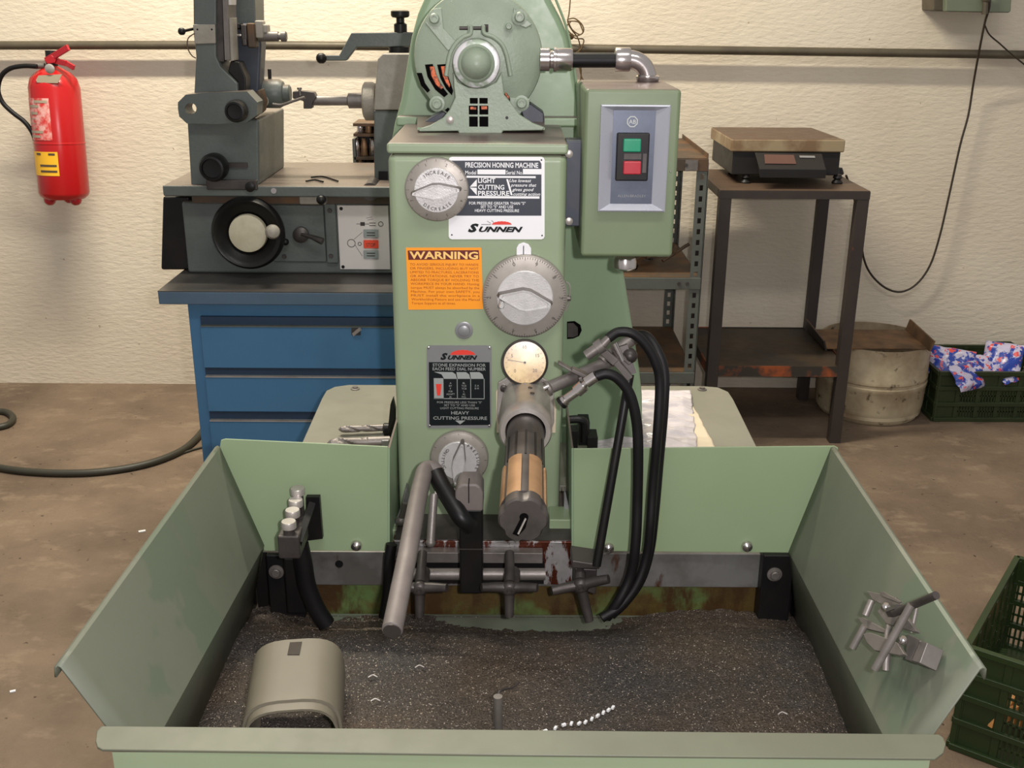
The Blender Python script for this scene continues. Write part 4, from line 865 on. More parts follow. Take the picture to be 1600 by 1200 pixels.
# handwheel
hwc = P(387,365,Y=2.57); R_ = S(57,387,365,2.57)
hw = MB().lathe([(R_*0.52,0.02),(R_*0.62,0.006),(R_*0.78,0.0),(R_*0.80,-0.004),(R_*0.92,-0.008),(R_,0.004),(R_*1.0,0.014),(R_*0.92,0.024),(R_*0.8,0.026),(R_*0.5,0.03)], hwc, (0,1,0), 64).build('handwheel', M['blackpaint'], TG, smooth=50)
MB().lathe([(R_*0.52,0),(R_*0.53,0.006),(R_*0.51,0.016),(R_*0.44,0.018),(0,0.019)], hwc+V((0,0.014,0)), (0,-1,0), 48).build('hub_cap', M['cream'], hw, smooth=35, label='cream hub cap')
MB().cyl(hwc+V((0,0.03,0)), hwc+V((0,0.10,0)), R_*0.3).build('wheel_shaft', M['darksteel'], hw)
MB().lathe([(0.012,0),(0.016,0.01),(0.018,0.03),(0.015,0.045),(0.008,0.05)], P(424,363,Y=2.56), (0.35,-1,0.25), 20).build('wheel_handle', M['greylt'], hw)
g3(424,320,508,410,Y1-0.006,0.008,'cover_plate'); g3(508,318,526,412,Y1-0.012,0.014,'trim_strip')
for u, v in ((515,329),(517,400),(444,401)): MB().lathe([(0.006,0),(0.005,0.003)], P(u,v,Y=Y1-0.012), (0,-1,0), 12).build('cover_screw', M['darksteel'], TG)
g3(467,303,509,320,2.60,0.04,'stop_block','greylt')
MB().ball(P(502,312,Y=2.58), 0.012).build('stop_knob', M['blackpaint'], TG)
lv = MB().lathe([(0.02,0),(0.02,0.012),(0.012,0.018)], P(471,366,Y=Y1-0.008), (0,-1,0), 22).build('lock_lever', M['darksteel'], TG)
MB().tube([P(471,366,Y=Y1-0.03), P(486,370,Y=Y1-0.04), P(494,373,Y=Y1-0.045), P(504,377,Y=Y1-0.05)], 0.004, 10, 3, r1=0.009).build('lever_arm', M['darksteel'], lv)
MB().ball(P(446,378,Y=Y1-0.02), 0.009).build('latch_ball', M['blackpaint'], TG)
cp = MB().pbox(529,321,608,421,Y1-0.004,0.005).build('control_panel', M['panelwhite'], TG, bevel=0.001)
for v0, m_, t_ in ((359,'btngrey',None),(375.5,'stopred','STOP'),(391.5,'btngrey',None)):
    b_ = MB().pbox(568,v0,591,v0+12.5,Y1-0.009,0.006).build('push_button', M[m_], cp, bevel=0.001, label='red stop button' if t_ else 'grey push button')
mb = MB(); Yq = Y1-0.0095
px_text(mb, 'STOP', 572.5, 385.5, 6, Yq, 14)
for v0 in (363,395):
    for k in range(2): mb.pbox(573, v0+k*4, 586, v0+k*4+1.6, Yq, 0.0003)
Yq = Y1-0.0045
for v0 in (348,352): mb.pbox(577, v0, 587, v0+1, Yq, 0.0003)
mb.pbox(557,349.6,577,350.4,Yq,0.0003); mb.pbox(563,347,570,353,Yq,0.0003)
for c_, r_ in (((549,380),6.5),((562,381),3),((595,350),4)):
    mb.lathe([(S(r_,*c_,Yq),0),(S(r_,*c_,Yq),0.0003),(S(r_-0.9,*c_,Yq),0.0003),(S(r_-0.9,*c_,Yq),0)], P(*c_,Y=Yq), (0,-1,0), 20, caps=False)
for a, b in (((553,374),(566,363)),((555,383),(566,400)),((572,341),(582,339)),((574,344),(583,342))): mb.bar(P(*a,Y=Yq), P(*b,Y=Yq), 0.0007, 0.0005, (0,1,0))
mb.build('panel_marking', M['darksteel'], cp, smooth=0, kind='stuff')
for u, v in ((533,326),(536,417)): MB().lathe([(0.0045,0),(0.003,0.002)], P(u,v,Y=Y1-0.004), (0,-1,0), 12).build('panel_screw', M['blackpaint'], cp)
# carriage
Yf = 2.60
cg = MB().poly([(292,190),(404,186),(405,290),(298,291)], Yf, 0.30).build('carriage', M['grey'], TG, bevel=0.006)
# ear plate with a real hole
ho = [P(298+9*math.cos(math.radians(t)), 170-9*math.sin(math.radians(t)), Y=Yf-0.03) for t in range(180, -181, -20)]
po = PL([(278,160),(290,148),(320,145),(386,143),(402,160),(401,180),(384,192),(340,194),(292,193),(280,182),(278,170.1)], Yf-0.03)
op = [(278,170),(278,160),(290,148),(320,145),(386,143),(402,160),(401,180),(384,192),(340,194),(292,193),(280,182),(278,170)]
MB().prism(PL(op, Yf-0.03)+ho[::-1], (0,0.06,0)).build('ear_plate', M['grey'], cg, smooth=30)
def knob(u, v, r, Y, par, d=0.04):
    c = P(u, v, Y=Y); k = S(r, u, v, Y)
    MB().lathe([(k*0.8,0),(k*1.08,d*0.3),(k*1.08,d*0.7),(k*0.92,d),(k*0.75,d*1.02),(k*0.7,d*0.9),(k*0.3,d*0.88)], c, (0,-1,0), 36).build('round_knob', M['blackpaint'], par, smooth=35)
knob(373,172,16,Yf-0.03,cg); knob(339,259,20,Yf,cg,0.05)
MB().pbox(312,254,386,262,Yf-0.006,0.006).build('index_line', M['darksteel'], cg)
col_ = MB().poly([(301,-60),(338,-60),(338,88),(345,104),(371,130),(372,147),(303,147),(306,88),(302,38)], Yf+0.01, 0.10).build('upright_column', M['grey'], TG, bevel=0.004)
MB().poly([(301,38),(336,38),(337,68),(304,69)], Yf+0.004, 0.008).build('column_cover', M['greylt'], col_, bevel=0.002)
for u in (308.5,331): MB().lathe([(0.0022,0),(0.0022,0.0006)], P(u,46,Y=Yf+0.004), (0,-1,0), 10).build('cover_screw', M['blackpaint'], col_)
MB().tube([P(303,45,Y=Yf+0.02), P(284,49,Y=Yf-0.02)], 0.0035, 8, 1).ball(P(284,49,Y=Yf-0.02), 0.009).build('ball_lever', M['blackpaint'], col_)
MB().tube(PL([(304,52),(294,60),(293,74),(299,86),(306,91)], Yf), 0.0014, 6, 5).build('thin_wire', M['brownsteel'], col_)
MB().poly([(338,-60),(345,-60),(350,96),(340,96)], Yf+0.02, 0.08).build('slide_edge', M['darksteel'], col_)
MB().poly([(345,-60),(353,-60),(359,94),(351,94)], Yf+0.0, 0.08).build('slide_rail', M['steel'], col_, bevel=0.001)
MB().poly([(353,28),(362,28),(365,95),(354,95)], Yf+0.01, 0.05).build('scale_strip', M['greylt'], col_, bevel=0.001)
MB().poly([(354,-60),(362,-60),(361,8),(354,8)], Yf+0.01, 0.05).build('scale_strip', M['panelwhite'], col_, bevel=0.001)
rc = MB().poly([(364,-60),(397,-60),(399,36),(366,40)], 2.72, 0.10).build('rear_column', M['grey'], TG, bevel=0.003)
MB().poly([(366,36),(404,36),(408,70),(404,150),(378,150),(366,120)], 2.70, 0.06).build('swing_arm', M['bluegrey'], TG, bevel=0.006)
MB().poly([(360,95),(374,97),(384,122),(384,148),(371,146),(371,128),(356,112)], 2.62, 0.05).build('belt_cover', M['blackpaint'], TG, bevel=0.003)
for (u0,v0,u1,v1,m_,Y_) in ((365,36,375,46,'blackpaint',2.66),(376,38,386,66,'darksteel',2.66),(386,36,398,75,'brownsteel',2.65),(398,32,410,60,'greylt',2.66),(406,38,417,52,'greylt',2.67),(366,52,378,58,'chrome',2.66),(378,60,386,72,'darksteel',2.655)):
    MB().pbox(u0,v0,u1,v1,Y_,0.04).build('clamp_jaw', M[m_], TG, bevel=0.004)
MB().cyl(P(404,57,Y=2.68), P(435,57,Y=2.68), 0.0118).lathe([(0.008,0),(0.008,0.006),(0.0125,0.007),(0.0125,0.018),(0.01,0.020)], P(435,57,Y=2.68), (1,0,0), 22).build('grinding_spindle', M['steel'], TG, smooth=35)
MB().lathe([(0.03,0),(0.036,0.01),(0.036,0.05),(0.030,0.06),(0.022,0.062),(0.022,0.075),(0.018,0.078)], P(406,146,Y=2.76), (1,0,0), 28).build('side_housing', M['grey'], TG, smooth=35)
MB().lathe([(0.0125,-0.002),(0.0125,0.004),(0.0105,0.004),(0.0105,-0.002)], P(412,158,Y=2.70), (1,-0.7,0), 24, caps=False).build('index_ring', M['greylt'], TG)
MB().cyl(P(422,132,Y=2.76), P(421,108,Y=2.76), 0.0045).build('housing_lever', M['blackpaint'], TG)
MB().poly([(392,150),(404,140),(410,160),(408,175),(400,182)], 2.64, 0.06).build('pivot_bracket', M['brownsteel'], TG, bevel=0.003)
MB().tube(PL([(426,163),(440,164),(458,158),(476,152)], 2.70), 0.0035, 8, 4).build('tool_tip', M['steel'], TG)
# head on right
hd = MB().poly([(590,92),(598,84),(650,84),(650,172),(584,172),(587,128)], 2.68, 0.16).build('work_head', M['greylt'], TG, bevel=0.003)
MB().poly([(584,172),(650,172),(650,300),(585,300)], 2.69, 0.15).build('head_base', M['grey'], TG, bevel=0.004)
MB().pbox(592,268,606,298,2.685,0.006).build('base_slot', M['blackpaint'], TG)
xa = P(568,158,Y=2.76); 
MB().lathe([(0.040,0),(0.048,0.005),(0.048,0.026),(0.044,0.032)], xa, (1,0,0), 40).build('head_flange', M['greylt'], TG, smooth=35)
ar = MB().cyl(P(545,157,Y=2.76), P(570,157,Y=2.76), 0.0195).lathe([(0.013,0),(0.018,0.004)], P(543,157,Y=2.76), (1,0,0), 24).cyl(P(484,157,Y=2.76), P(546,157,Y=2.76), 0.0125).build('arbor', M['steel'], TG, smooth=35)
MB().poly([(457,143),(472,142),(490,144),(494,152),(488,162),(487,170),(474,170),(474,158),(457,154)], 2.74, 0.03).build('tool_holder', M['darksteel'], ar, bevel=0.002)
MB().cyl(P(469,149,Y=2.735), P(468,138,Y=2.735), 0.0035).lathe([(0.006,0),(0.006,0.005)], P(468,140,Y=2.735), (0,0,1), 12).build('thumb_screw', M['steel'], ar)
ck = MB().poly([(502,86),(530,86),(549,51),(652,50),(652,73),(557,74),(541,95),(502,95)], 2.74, 0.025).build('crank_arm', M['grey'], TG, bevel=0.003)
MB().ball(P(502,91,Y=2.74), 0.0135).build('crank_knob', M['blackpaint'], ck)
MB().lathe([(0.026,0),(0.026,0.018)], P(624,85,Y=2.76), (0,0,1), 24).lathe([(0.016,0),(0.016,0.02),(0.013,0.022),(0.010,0.024),(0.010,0.034),(0.020,0.036),(0.023,0.040),(0.023,0.05),(0.019,0.052)], P(626,51,Y=2.755), (0,0,1), 28).build('clamp_knob', M['blackpaint'], ck, smooth=35)

# tool rack on the bench behind the grinder
TR = thing('tool_rack', (P(570,262,Y=3.0).x, 3.05, ZB), 'dark rack holding small steel collets behind the grinder bed', 'tool rack')
rx0, rx1 = P(555,240,Y=3.1).x, P(620,240,Y=3.1).x
for v in (194, 210, 246, 263): 
    z = P(570, v, Y=3.1).z; MB().box(rx0, rx1, 3.08, 3.20, z-0.004, z+0.004).build('rack_shelf', M['brownsteel'], TR)
MB().box(rx0-0.004, rx0+0.004, 3.08, 3.20, ZB+0.0016, P(555,216,Y=3.1).z).build('rack_upright', M['shelfsteel'], TR)
MB().box(rx1-0.004, rx1+0.004, 3.08, 3.20, ZB+0.0016, P(555,194,Y=3.1).z).build('rack_upright', M['shelfsteel'], TR)
MB().box(rx0, rx1, 3.19, 3.20, ZB+0.0016, P(555,194,Y=3.1).z).build('rack_back', M['blackpaint'], TR)
for v, us, h in ((210,(563,576),18),(246,(558,569,582),30),(263,(562,576,588),14)):
    for k, u in enumerate(us):
        p = P(u, v, Y=3.11); hh = S(h-3, u, v, 3.11)
        o = MB().lathe([(0.010,0),(0.011,0.003),(0.009,hh*0.4),(0.010,hh*0.5),(0.007,hh*0.9),(0.005,hh)], V((p.x, 3.115, p.z+0.004)), (0,0,1), 16).build('collet', M['brass'] if (k+v) % 2 else M['chrome'], smooth=35)
        tag(o, ('left', 'second', 'third')[k]+' collet on the '+{210:'top', 246:'middle', 263:'bottom'}[v]+' shelf of the dark tool rack', 'collet', 'collets in the tool rack')

# ---------------------------------------------------------------- wall: extinguisher, pipe, box, cables
EX = thing('fire_extinguisher', P(100,315,Y=4.0), 'red fire extinguisher hanging on the wall left of the workbench', 'fire extinguisher')
Ye = 4.03
eb_, et_ = P(101,305,Y=Ye-0.03), P(84,128,Y=Ye+0.0)
axv = (et_-eb_).normalized(); Lx = (et_-eb_).length; er = S(37.5, 93, 220, Ye)
bd = MB().lathe([(er*0.80,-0.012),(er*0.95,0.0),(er,0.012),(er,Lx*0.46),(er*1.012,Lx*0.463),(er*1.012,Lx*0.475),(er,Lx*0.478),(er,Lx-0.02),(er*0.9,Lx+0.012),(er*0.66,Lx+0.034),(er*0.35,Lx+0.050),(er*0.22,Lx+0.056),(er*0.2,Lx+0.068)], eb_, axv, 48).build('cylinder_body', M['red_ext'], EX, smooth=40)
for k in range(3): 
    a = 2*math.pi*k/3-1.2; xx = axv.orthogonal().normalized(); yy = axv.cross(xx); MB().ball(eb_+(xx*math.cos(a)+yy*math.sin(a))*er*0.6-axv*0.014, 0.022).build('foot_stub', M['red_lever'], bd)
def cyl_patch(t0, t1, a0, a1, name, m, off=0.0012, par=None, mbx=None):   # patch wrapped on cylinder: t along axis (m), angle deg (0 = facing camera)
    fx = V((0,-1,0)); fx = (fx-axv*fx.dot(axv)).normalized(); sx_ = axv.cross(fx)*-1
    if sx_.x < 0: sx_ = -sx_
    mb = mbx or MB(); n = 12
    r0 = [[eb_+axv*t+(fx*math.cos(math.radians(a0+(a1-a0)*i/n))+sx_*math.sin(math.radians(a0+(a1-a0)*i/n)))*(er+off) for i in range(n+1)] for t in (t0, t1)]
    mb.loft(r0[0], r0[1])
    return mb if mbx else mb.build(name, m, par or bd)
lb = cyl_patch(Lx*0.50, Lx*0.86, -72, 8, 'instruction_label', M['label_pink'])
mb = MB()
for t0, a0, a1 in ((0.78,-50,-18),(0.72,-48,-22),(0.82,-30,4),(0.56,-60,-12),(0.52,-56,-20)): cyl_patch(Lx*t0, Lx*(t0+0.022), a0, a1, '', None, 0.002, mbx=mb)
for t0 in (0.60,0.64,0.68): cyl_patch(Lx*t0, Lx*(t0+0.006), -60, -30, '', None, 0.002, mbx=mb)
mb.build('label_print', M['tagpaper'], lb, kind='stuff')
ly = cyl_patch(Lx*0.19, Lx*0.40, -68, 16, 'service_label', M['label_yellow'])
mb = MB()
for t0, a0, a1 in ((0.37,-40,-25),(0.37,-5,10),(0.27,-30,12),(0.22,-30,12)): cyl_patch(Lx*t0, Lx*(t0+0.018), a0, a1, '', None, 0.002, mbx=mb)
mb.build('label_print', M['label_dark'], ly, kind='stuff')
vt = et_+axv*0.068
vv = MB().cyl(et_+axv*0.05, et_+axv*0.11, 0.020).build('valve', M['blackpaint'], EX)
MB().lathe([(0.015,0),(0.017,0.004),(0.017,0.010),(0.014,0.012)], P(79,107,Y=Ye-0.08), (0,-1,-0.1), 24).build('pressure_gauge', M['steel_lt'], EX)
MB().poly([(56,125),(60,118),(97,116),(90,130),(58,129)], Ye-0.085, 0.003).build('paper_collar', M['tagpaper'], EX)
mb = MB().bar(P(72,95,Y=Ye-0.03), P(107,74,Y=Ye-0.07), 0.010, 0.022).bar(P(82,94,Y=Ye-0.03), P(104,99,Y=Ye-0.06), 0.012, 0.020).bar(P(104,99,Y=Ye-0.06), P(116,106,Y=Ye-0.07), 0.010, 0.018)
mb.poly([(69,94),(80,86),(88,92),(86,98),(74,100)], Ye-0.05, 0.03); mb.build('squeeze_lever', M['red_lever'], EX, bevel=0.002)
MB().cyl(P(57,103,Y=Ye-0.02), P(70,103,Y=Ye-0.02), 0.010).build('hose_fitting', M['steel'], EX)
MB().tube(PL([(58,104),(38,103),(16,107),(2,119),(-3,140),(4,160),(20,176),(38,190),(50,206),(56,222)], Ye-0.05), 0.0085, 12, 5).build('discharge_hose', M['black'], EX)

pa, pb = P(-60,71,Y=4.12), P(1700,87,Y=4.12)
mb = MB(); mb.tube([pa, P(450,71,Y=4.12), P(1000,77,Y=4.12), pb], 0.0155, 16, 6)
wp_ = mb.build('wall_pipe', M['pipe'], smooth=60); tag(wp_, 'long weathered pipe running along the cream wall', 'pipe')
JB = thing('junction_box', P(1520,18,Y=4.1), 'grey green electrical box at the top right of the wall', 'electrical box')
MB().poly([(1479,-80),(1584,-80),(1580,17),(1577,20),(1478,18)], 4.02, 0.15).build('box_body', mat('grey_green_box', (112,120,100), 0.5), JB, bevel=0.004)
MB().poly([(1459,-80),(1479,-80),(1478,18),(1459,16)], 4.05, 0.12).build('box_flange', M['pipe'], JB, bevel=0.003)
MB().cyl(P(1540,2,Y=4.0), P(1539,22,Y=4.0), 0.010).ball(P(1541,-2,Y=4.0), 0.016).build('cable_gland', M['pipe'], JB)
o = MB().tube([P(u,v,Y=y) for u, v, y in ((1547,-20,4.0),(1546,10,4.0),(1539,35,4.03),(1530,80,4.07),(1521,130,4.12),(1513,180,4.13),(1500,228,4.13),(1482,310,4.13),(1468,370,4.13),(1453,415,4.13),(1432,444,4.13),(1408,456,4.13),(1384,450,4.13),(1362,430,4.13),(1350,405,4.12),(1345,370,4.10),(1341,340,4.08),(1334,308,4.05),(1322,274,4.0))], 0.0042, 8, 5).build('power_cable', M['cable']); tag(o, 'thin cable drooping from the electrical box down to the scale', 'cable')
o = MB().tube(PL([(1539,40),(1546,54),(1562,68),(1580,84),(1612,110)], 4.08), 0.0028, 8, 5).build('thin_cable', M['cable']); tag(o, 'thin cable branching off right from below the electrical box', 'cable')
mb = MB(); Yw = 4.1
mb.tube(PL([(892,-30),(891,0),(889,22),(887,34),(893,46),(902,58),(906,72),(903,92),(908,110),(906,140)], Yw), 0.0024, 6, 5)
mb.tube(PL([(887,30),(898,29),(909,38),(912,48),(906,54),(894,46),(887,32)], Yw-0.01), 0.0024, 6, 5)
mb.tube(PL([(888,33),(903,34),(909,44),(910,52),(898,56),(888,48),(886,40),(892,34)], Yw-0.02), 0.0024, 6, 5)
mb.tube(PL([(890,54),(900,60),(912,62),(908,76),(900,84),(904,98),(908,118),(914,130)], Yw-0.01), 0.0024, 6, 5)
mb.ball(P(892,57,Y=Yw), 0.012)
o = mb.build('coiled_wire', mat('olive_brown_wire', (84,64,34), 0.5)); tag(o, 'bundle of olive wire hanging on the wall beside the motor', 'wire')

# floor hose
o = MB().tube([P(u,v,Z=0.012) for u, v in ((-60,716),(0,731),(60,738),(130,739),(190,733),(240,722),(280,706),(302,690),(318,672))], 0.0125, 12, 6).build('floor_hose', M['hosefloor']); tag(o, 'long dark hose curving over the floor towards the blue cabinet', 'hose')
o = MB().tube([P(u,v,Z=0.012) for u, v in ((-40,646),(-10,643),(10,644),(20,652),(16,661),(0,667),(-40,670))], 0.0125, 12, 6).build('hose_loop', M['hosefloor']); tag(o, 'end loop of a dark hose at the left edge of the floor', 'hose')
o = MB().tube([P(u,v,Z=0.005) for u, v in ((262,716),(280,710),(300,703),(322,697))], 0.004, 8, 4).build('floor_cable', M['hosefloor']); tag(o, 'thin cord on the floor just below the long hose', 'cord')
for u, v, s_, n_ in ((222,830,0.010,'pale paper scrap on the floor, left of the tray corner'),(20,1080,0.006,'tiny pale scrap on the floor at the lower left')):
    o = MB().obox(P(u,v,Z=0.002), (s_*2, s_, 0.003), Matrix.Rotation(0.4,3,'Z')).build('paper_scrap', M['white']); tag(o, n_, 'scrap')

# ---------------------------------------------------------------- right background: slotted rack
RK = thing('slotted_shelf', (0.35, 3.75, 0), 'grey slotted angle shelf rack behind the green machine', 'shelf rack')
def slot_post(x, y, z0, z1, sgn, sy):
    mb = MB(); w_ = 0.036; t = 0.003
    def leg(mk):
        for (a, b) in ((0, 0.012), (0.024, w_)): mk(a, b, z0, z1)
        z = z0+0.02
        while z < z1-0.02: mk(0.012, 0.024, z, z+0.018); z += 0.036
        mk(0.012, 0.024, z0, z0+0.02); mk(0.012, 0.024, z1-0.02, z1)
    leg(lambda a, b, c, d: mb.box(x-sgn*a, x-sgn*b, y, y+t, c, d))
    leg(lambda a, b, c, d: mb.box(x-t/2, x+t/2, y+sy*a, y+sy*b, c, d) if sy > 0 else mb.box(x-t/2, x+t/2, y-b, y-a, c, d))
    return mb.build('shelf_post', M['shelfsteel'], RK, smooth=0)
rx = P(1104,300,Y=3.45).x; Yr0, Yr1 = 3.45, 4.0; rz1 = P(1090,254,Y=Yr0).z; rxl = rx-0.9
slot_post(rx, Yr0, 0, rz1, 1, 1); slot_post(rx, Yr1, 0, rz1, 1, -1); slot_post(rxl, Yr0, 0, rz1, -1, 1); slot_post(rxl, Yr1, 0, rz1, -1, -1)
for v in (264, 449, 596):
    z = P(1030, v, Y=Yr0).z
    MB().box(rxl, rx-0.004, Yr0+0.002, Yr1, z+0.0335, z+0.035).build('shelf_sheet', M['brownsteel'], RK)
    s_ = MB().box(rxl, rx, Yr0-0.001, Yr1, z+0.03, z+0.033); s_.box(rxl, rx, Yr0-0.003, Yr0, z-0.006, z+0.033); s_.box(rxl, rx, Yr1, Yr1+0.002, z-0.002, z+0.033).box(rx-0.004, rx-0.001, Yr0, Yr1, z-0.002, z+0.05 if v == 264 else z+0.033)
    s_.build('shelf_board', M['shelfsteel'] if v != 264 else M['brownsteel'], RK, bevel=0.001)
    if v == 264: MB().box(rx-0.075, rx-0.035, Yr0-0.006, Yr0-0.003, z-0.004, z+0.03).build('corner_plate', M['steel'], RK)
    for du in ((1072,),(1074,1061),())[(264,449,596).index(v)]: MB().lathe([(0.006,0),(0.006,0.003)], P(du, v-6, Y=Yr0-0.004), (0,-1,0), 10).build('shelf_bolt', M['darksteel'], RK)
zsh = P(1030,449,Y=Yr0).z+0.034
lab = ['dark steel offcut in the jumble on the middle rack shelf']
for k in range(34):
    x = rx-0.05-random.random()*0.30; y = Yr0+0.08+random.random()*0.3; z = zsh+0.008+random.random()*0.05; L_ = 0.05+random.random()*0.10
    a = random.random()*3.14; e_ = random.uniform(-0.1, 0.7); d = V((math.cos(a)*math.cos(e_), math.sin(a)*math.cos(e_), abs(math.sin(e_))))
    o = (MB().cyl(V((x,y,z)), V((x,y,z))+d*L_, 0.006, n=8) if k % 2 else MB().bar(V((x,y,z)), V((x,y,z))+d*L_, 0.006, 0.018)).build('steel_offcut', M[('darksteel','blackpaint','brownsteel')[k % 3]])
    tag(o, 'dark steel offcut in the jumble on the middle rack shelf', 'offcut', 'steel offcuts on the middle rack shelf')

# steel stand with scale
ST = thing('steel_stand', (0.95, 3.8, 0), 'tall dark steel stand with lower shelf carrying a platform scale', 'stand')
Ys0, Ys1 = 3.57, 4.06; sx0 = P(1122,350,Y=Ys0).x; sx1 = P(1354,350,Y=Ys0).x; zt = P(1240,298,Y=Ys0).z
MB().box(sx0, sx1, Ys0, Ys1, zt-0.004, zt).build('stand_top', M['stand'], ST)
lw = 0.040
for n_, (x, y) in enumerate(((sx0,Ys0),(sx1-lw,Ys0),(sx0,Ys1-lw),(sx1-lw,Ys1-lw))): MB().box(x, x+lw, y, y+lw, 0, zt-0.004).build('leg', M['stand'], ST, bevel=0.001)
for y in (Ys0-0.001, Ys1-0.038): MB().box(sx0+lw-0.045, sx1+0.001, y, y+0.004, zt-0.028, zt-0.0035).build('top_rail', M['stand'], ST)
for x in (sx0-0.001, sx1-0.003): MB().box(x, x+0.004, Ys0+lw, Ys1-lw, zt-0.028, zt-0.004).build('top_rail', M['stand'], ST)
zf = P(1210,574,Y=Ys0).z
MB().box(sx0+0.006, sx1-0.006, Ys0+0.003, Ys1-0.003, zf-0.004, zf).build('lower_shelf', M['standshelf'], ST)
for (a, b, c, d) in ((sx0+lw, sx1-lw, Ys0, Ys0+0.004), (sx0+lw, sx1-lw, Ys1-0.004, Ys1), (sx0, sx0+0.004, Ys0+lw, Ys1-lw), (sx1-0.004, sx1, Ys0+lw, Ys1-lw)):
    MB().box(a, b, c, d, zf-0.035, zf+0.004).build('shelf_rail', M['standedge'], ST)
SCL = thing('platform_scale', (P(1215,270,Y=3.7).x, 3.78, zt), 'black platform scale with stained metal pan on top of the steel stand', 'scale')
zp = P(1240,236,Y=3.71).z; zp1 = P(1240,218,Y=3.71).z
q = [P(1143,219,Z=zp1), P(1321,223,Z=zp1), P(1270,187,Z=zp1), P(1111,185,Z=zp1)]
for k in (2, 3): q[k].y = min(q[k].y, 4.08)
q[0].y = q[1].y = 3.71; q[0].x = P(1143,225,Y=3.71).x; q[1].x = P(1321,225,Y=3.71).x; yq = min(P(1270,187,Z=zp1).y, 4.1); q[2] = V((P(1270,188,Y=yq).x, yq, zp1)); q[3] = V((P(1112,186,Y=yq).x, yq, zp1))
MB().prism(q, (0,0,zp-zp1-0.004)).build('weighing_pan', M['platform'], SCL, bevel=0.005)
qc = sum(q, V((0,0,0)))/4; q2 = [V((qc.x+(a.x-qc.x)*0.95, qc.y+(a.y-qc.y)*0.96, zt+0.030)) for a in q]
MB().prism(q2, (0,0,zp-zt-0.032)).build('scale_body', M['scaleblack'], SCL, bevel=0.004)
for u, v in ((1152,276),(1296,280)): 
    p = P(u, v, Z=zt); p.y = 3.735; MB().lathe([(0.018,0),(0.020,0.004),(0.014,0.012),(0.011,0.015),(0.017,0.020),(0.012,0.031)], p, (0,0,1), 18).build('scale_foot', M['scaleblack'], SCL)
for u, v in ((1125,256),(1290,262)):
    p = P(u, v, Z=zt); p.y = 3.95; MB().lathe([(0.018,0),(0.020,0.004),(0.012,0.024)], p, (0,0,1), 14).build('scale_foot', M['scaleblack'], SCL)
dpt = [P(1187,277,Y=3.60), P(1292,278,Y=3.60), P(1291,264,Y=3.60), P(1186,260,Y=3.60)]
dsp = MB().rings([[P(1187,278,Y=3.595), P(1290,279,Y=3.595), P(1285,242,Y=3.70), P(1180,241,Y=3.70)], [P(1187,264,Y=3.595), P(1291,265,Y=3.595), P(1284,242,Y=3.68)+V((0,0,0.004)), P(1179,240,Y=3.68)+V((0,0,0.004))]]).build('display_unit', M['scaleblack'], SCL, bevel=0.002)
a, b, c_, d = P(1187,264,Y=3.595), P(1291,265,Y=3.595), P(1284,242,Y=3.68)+V((0,0,0.004)), P(1179,240,Y=3.68)+V((0,0,0.004))
def dq(s, t): return (a*(1-s)+b*s)*(1-t)+(d*(1-s)+c_*s)*t+V((0,-0.0006,0.0012))
MB().prism([dq(.1,.3),dq(.57,.3),dq(.57,.85),dq(.13,.85)], (0,0,0.001)).build('display_window', M['display'], dsp)
MB().prism([dq(.65,.7),dq(.88,.7),dq(.88,.82),dq(.65,.82)], (0,0,0.001)).build('caption_strip', M['greyplate'], dsp)
# bucket with channel
r_ = 0.205; yc = 3.93; xc = P(1362,580,Y=yc).x
dm = MB(); hz = 0.30
DR = dm.lathe([(r_*0.90,0.0),(r_*0.95,0.012),(r_*0.985,0.05),(r_,0.13),(r_*1.015,0.135),(r_*1.015,0.147),(r_*0.995,0.151),(r_*0.995,0.160),(r_*1.012,0.164),(r_*1.012,0.176),(r_,0.18),(r_*1.0,hz),(r_*0.975,hz),(r_*0.97,0.02),(r_*0.5,0.015)], (xc,yc,0), (0,0,1), 64).build('plastic_drum', M['drum'], smooth=35)
tag(DR, 'dirty off-white cut plastic drum on the floor under the rusty channel', 'drum')
p0_, p1_ = P(1302,528,Y=yc-0.19), P(1452,531,Y=yc-0.19)
CH = thing('steel_channel', V((xc,yc,hz)), 'rusty steel channel lying across the plastic drum', 'steel channel')
xl_, xr_ = P(1293,520,Y=3.76).x, P(1452,525,Y=3.76).x
MB().box(xl_, xr_, 3.76, 4.00, hz+0.001, hz+0.007).build('channel_web', M['rustplate'], CH, bevel=0.001)
for x, s_ in ((xl_, -1), (xr_, 1)):
    MB().prism([V((x,3.74,hz+0.001)), V((x+s_*0.012,3.74,hz+0.04)), V((x+s_*0.012,4.00,hz+0.05)), V((x,4.00,hz+0.001))], (s_*0.006,0,0)).build('channel_flange', M['stand'] if s_ < 0 else M['rustplate'], CH)

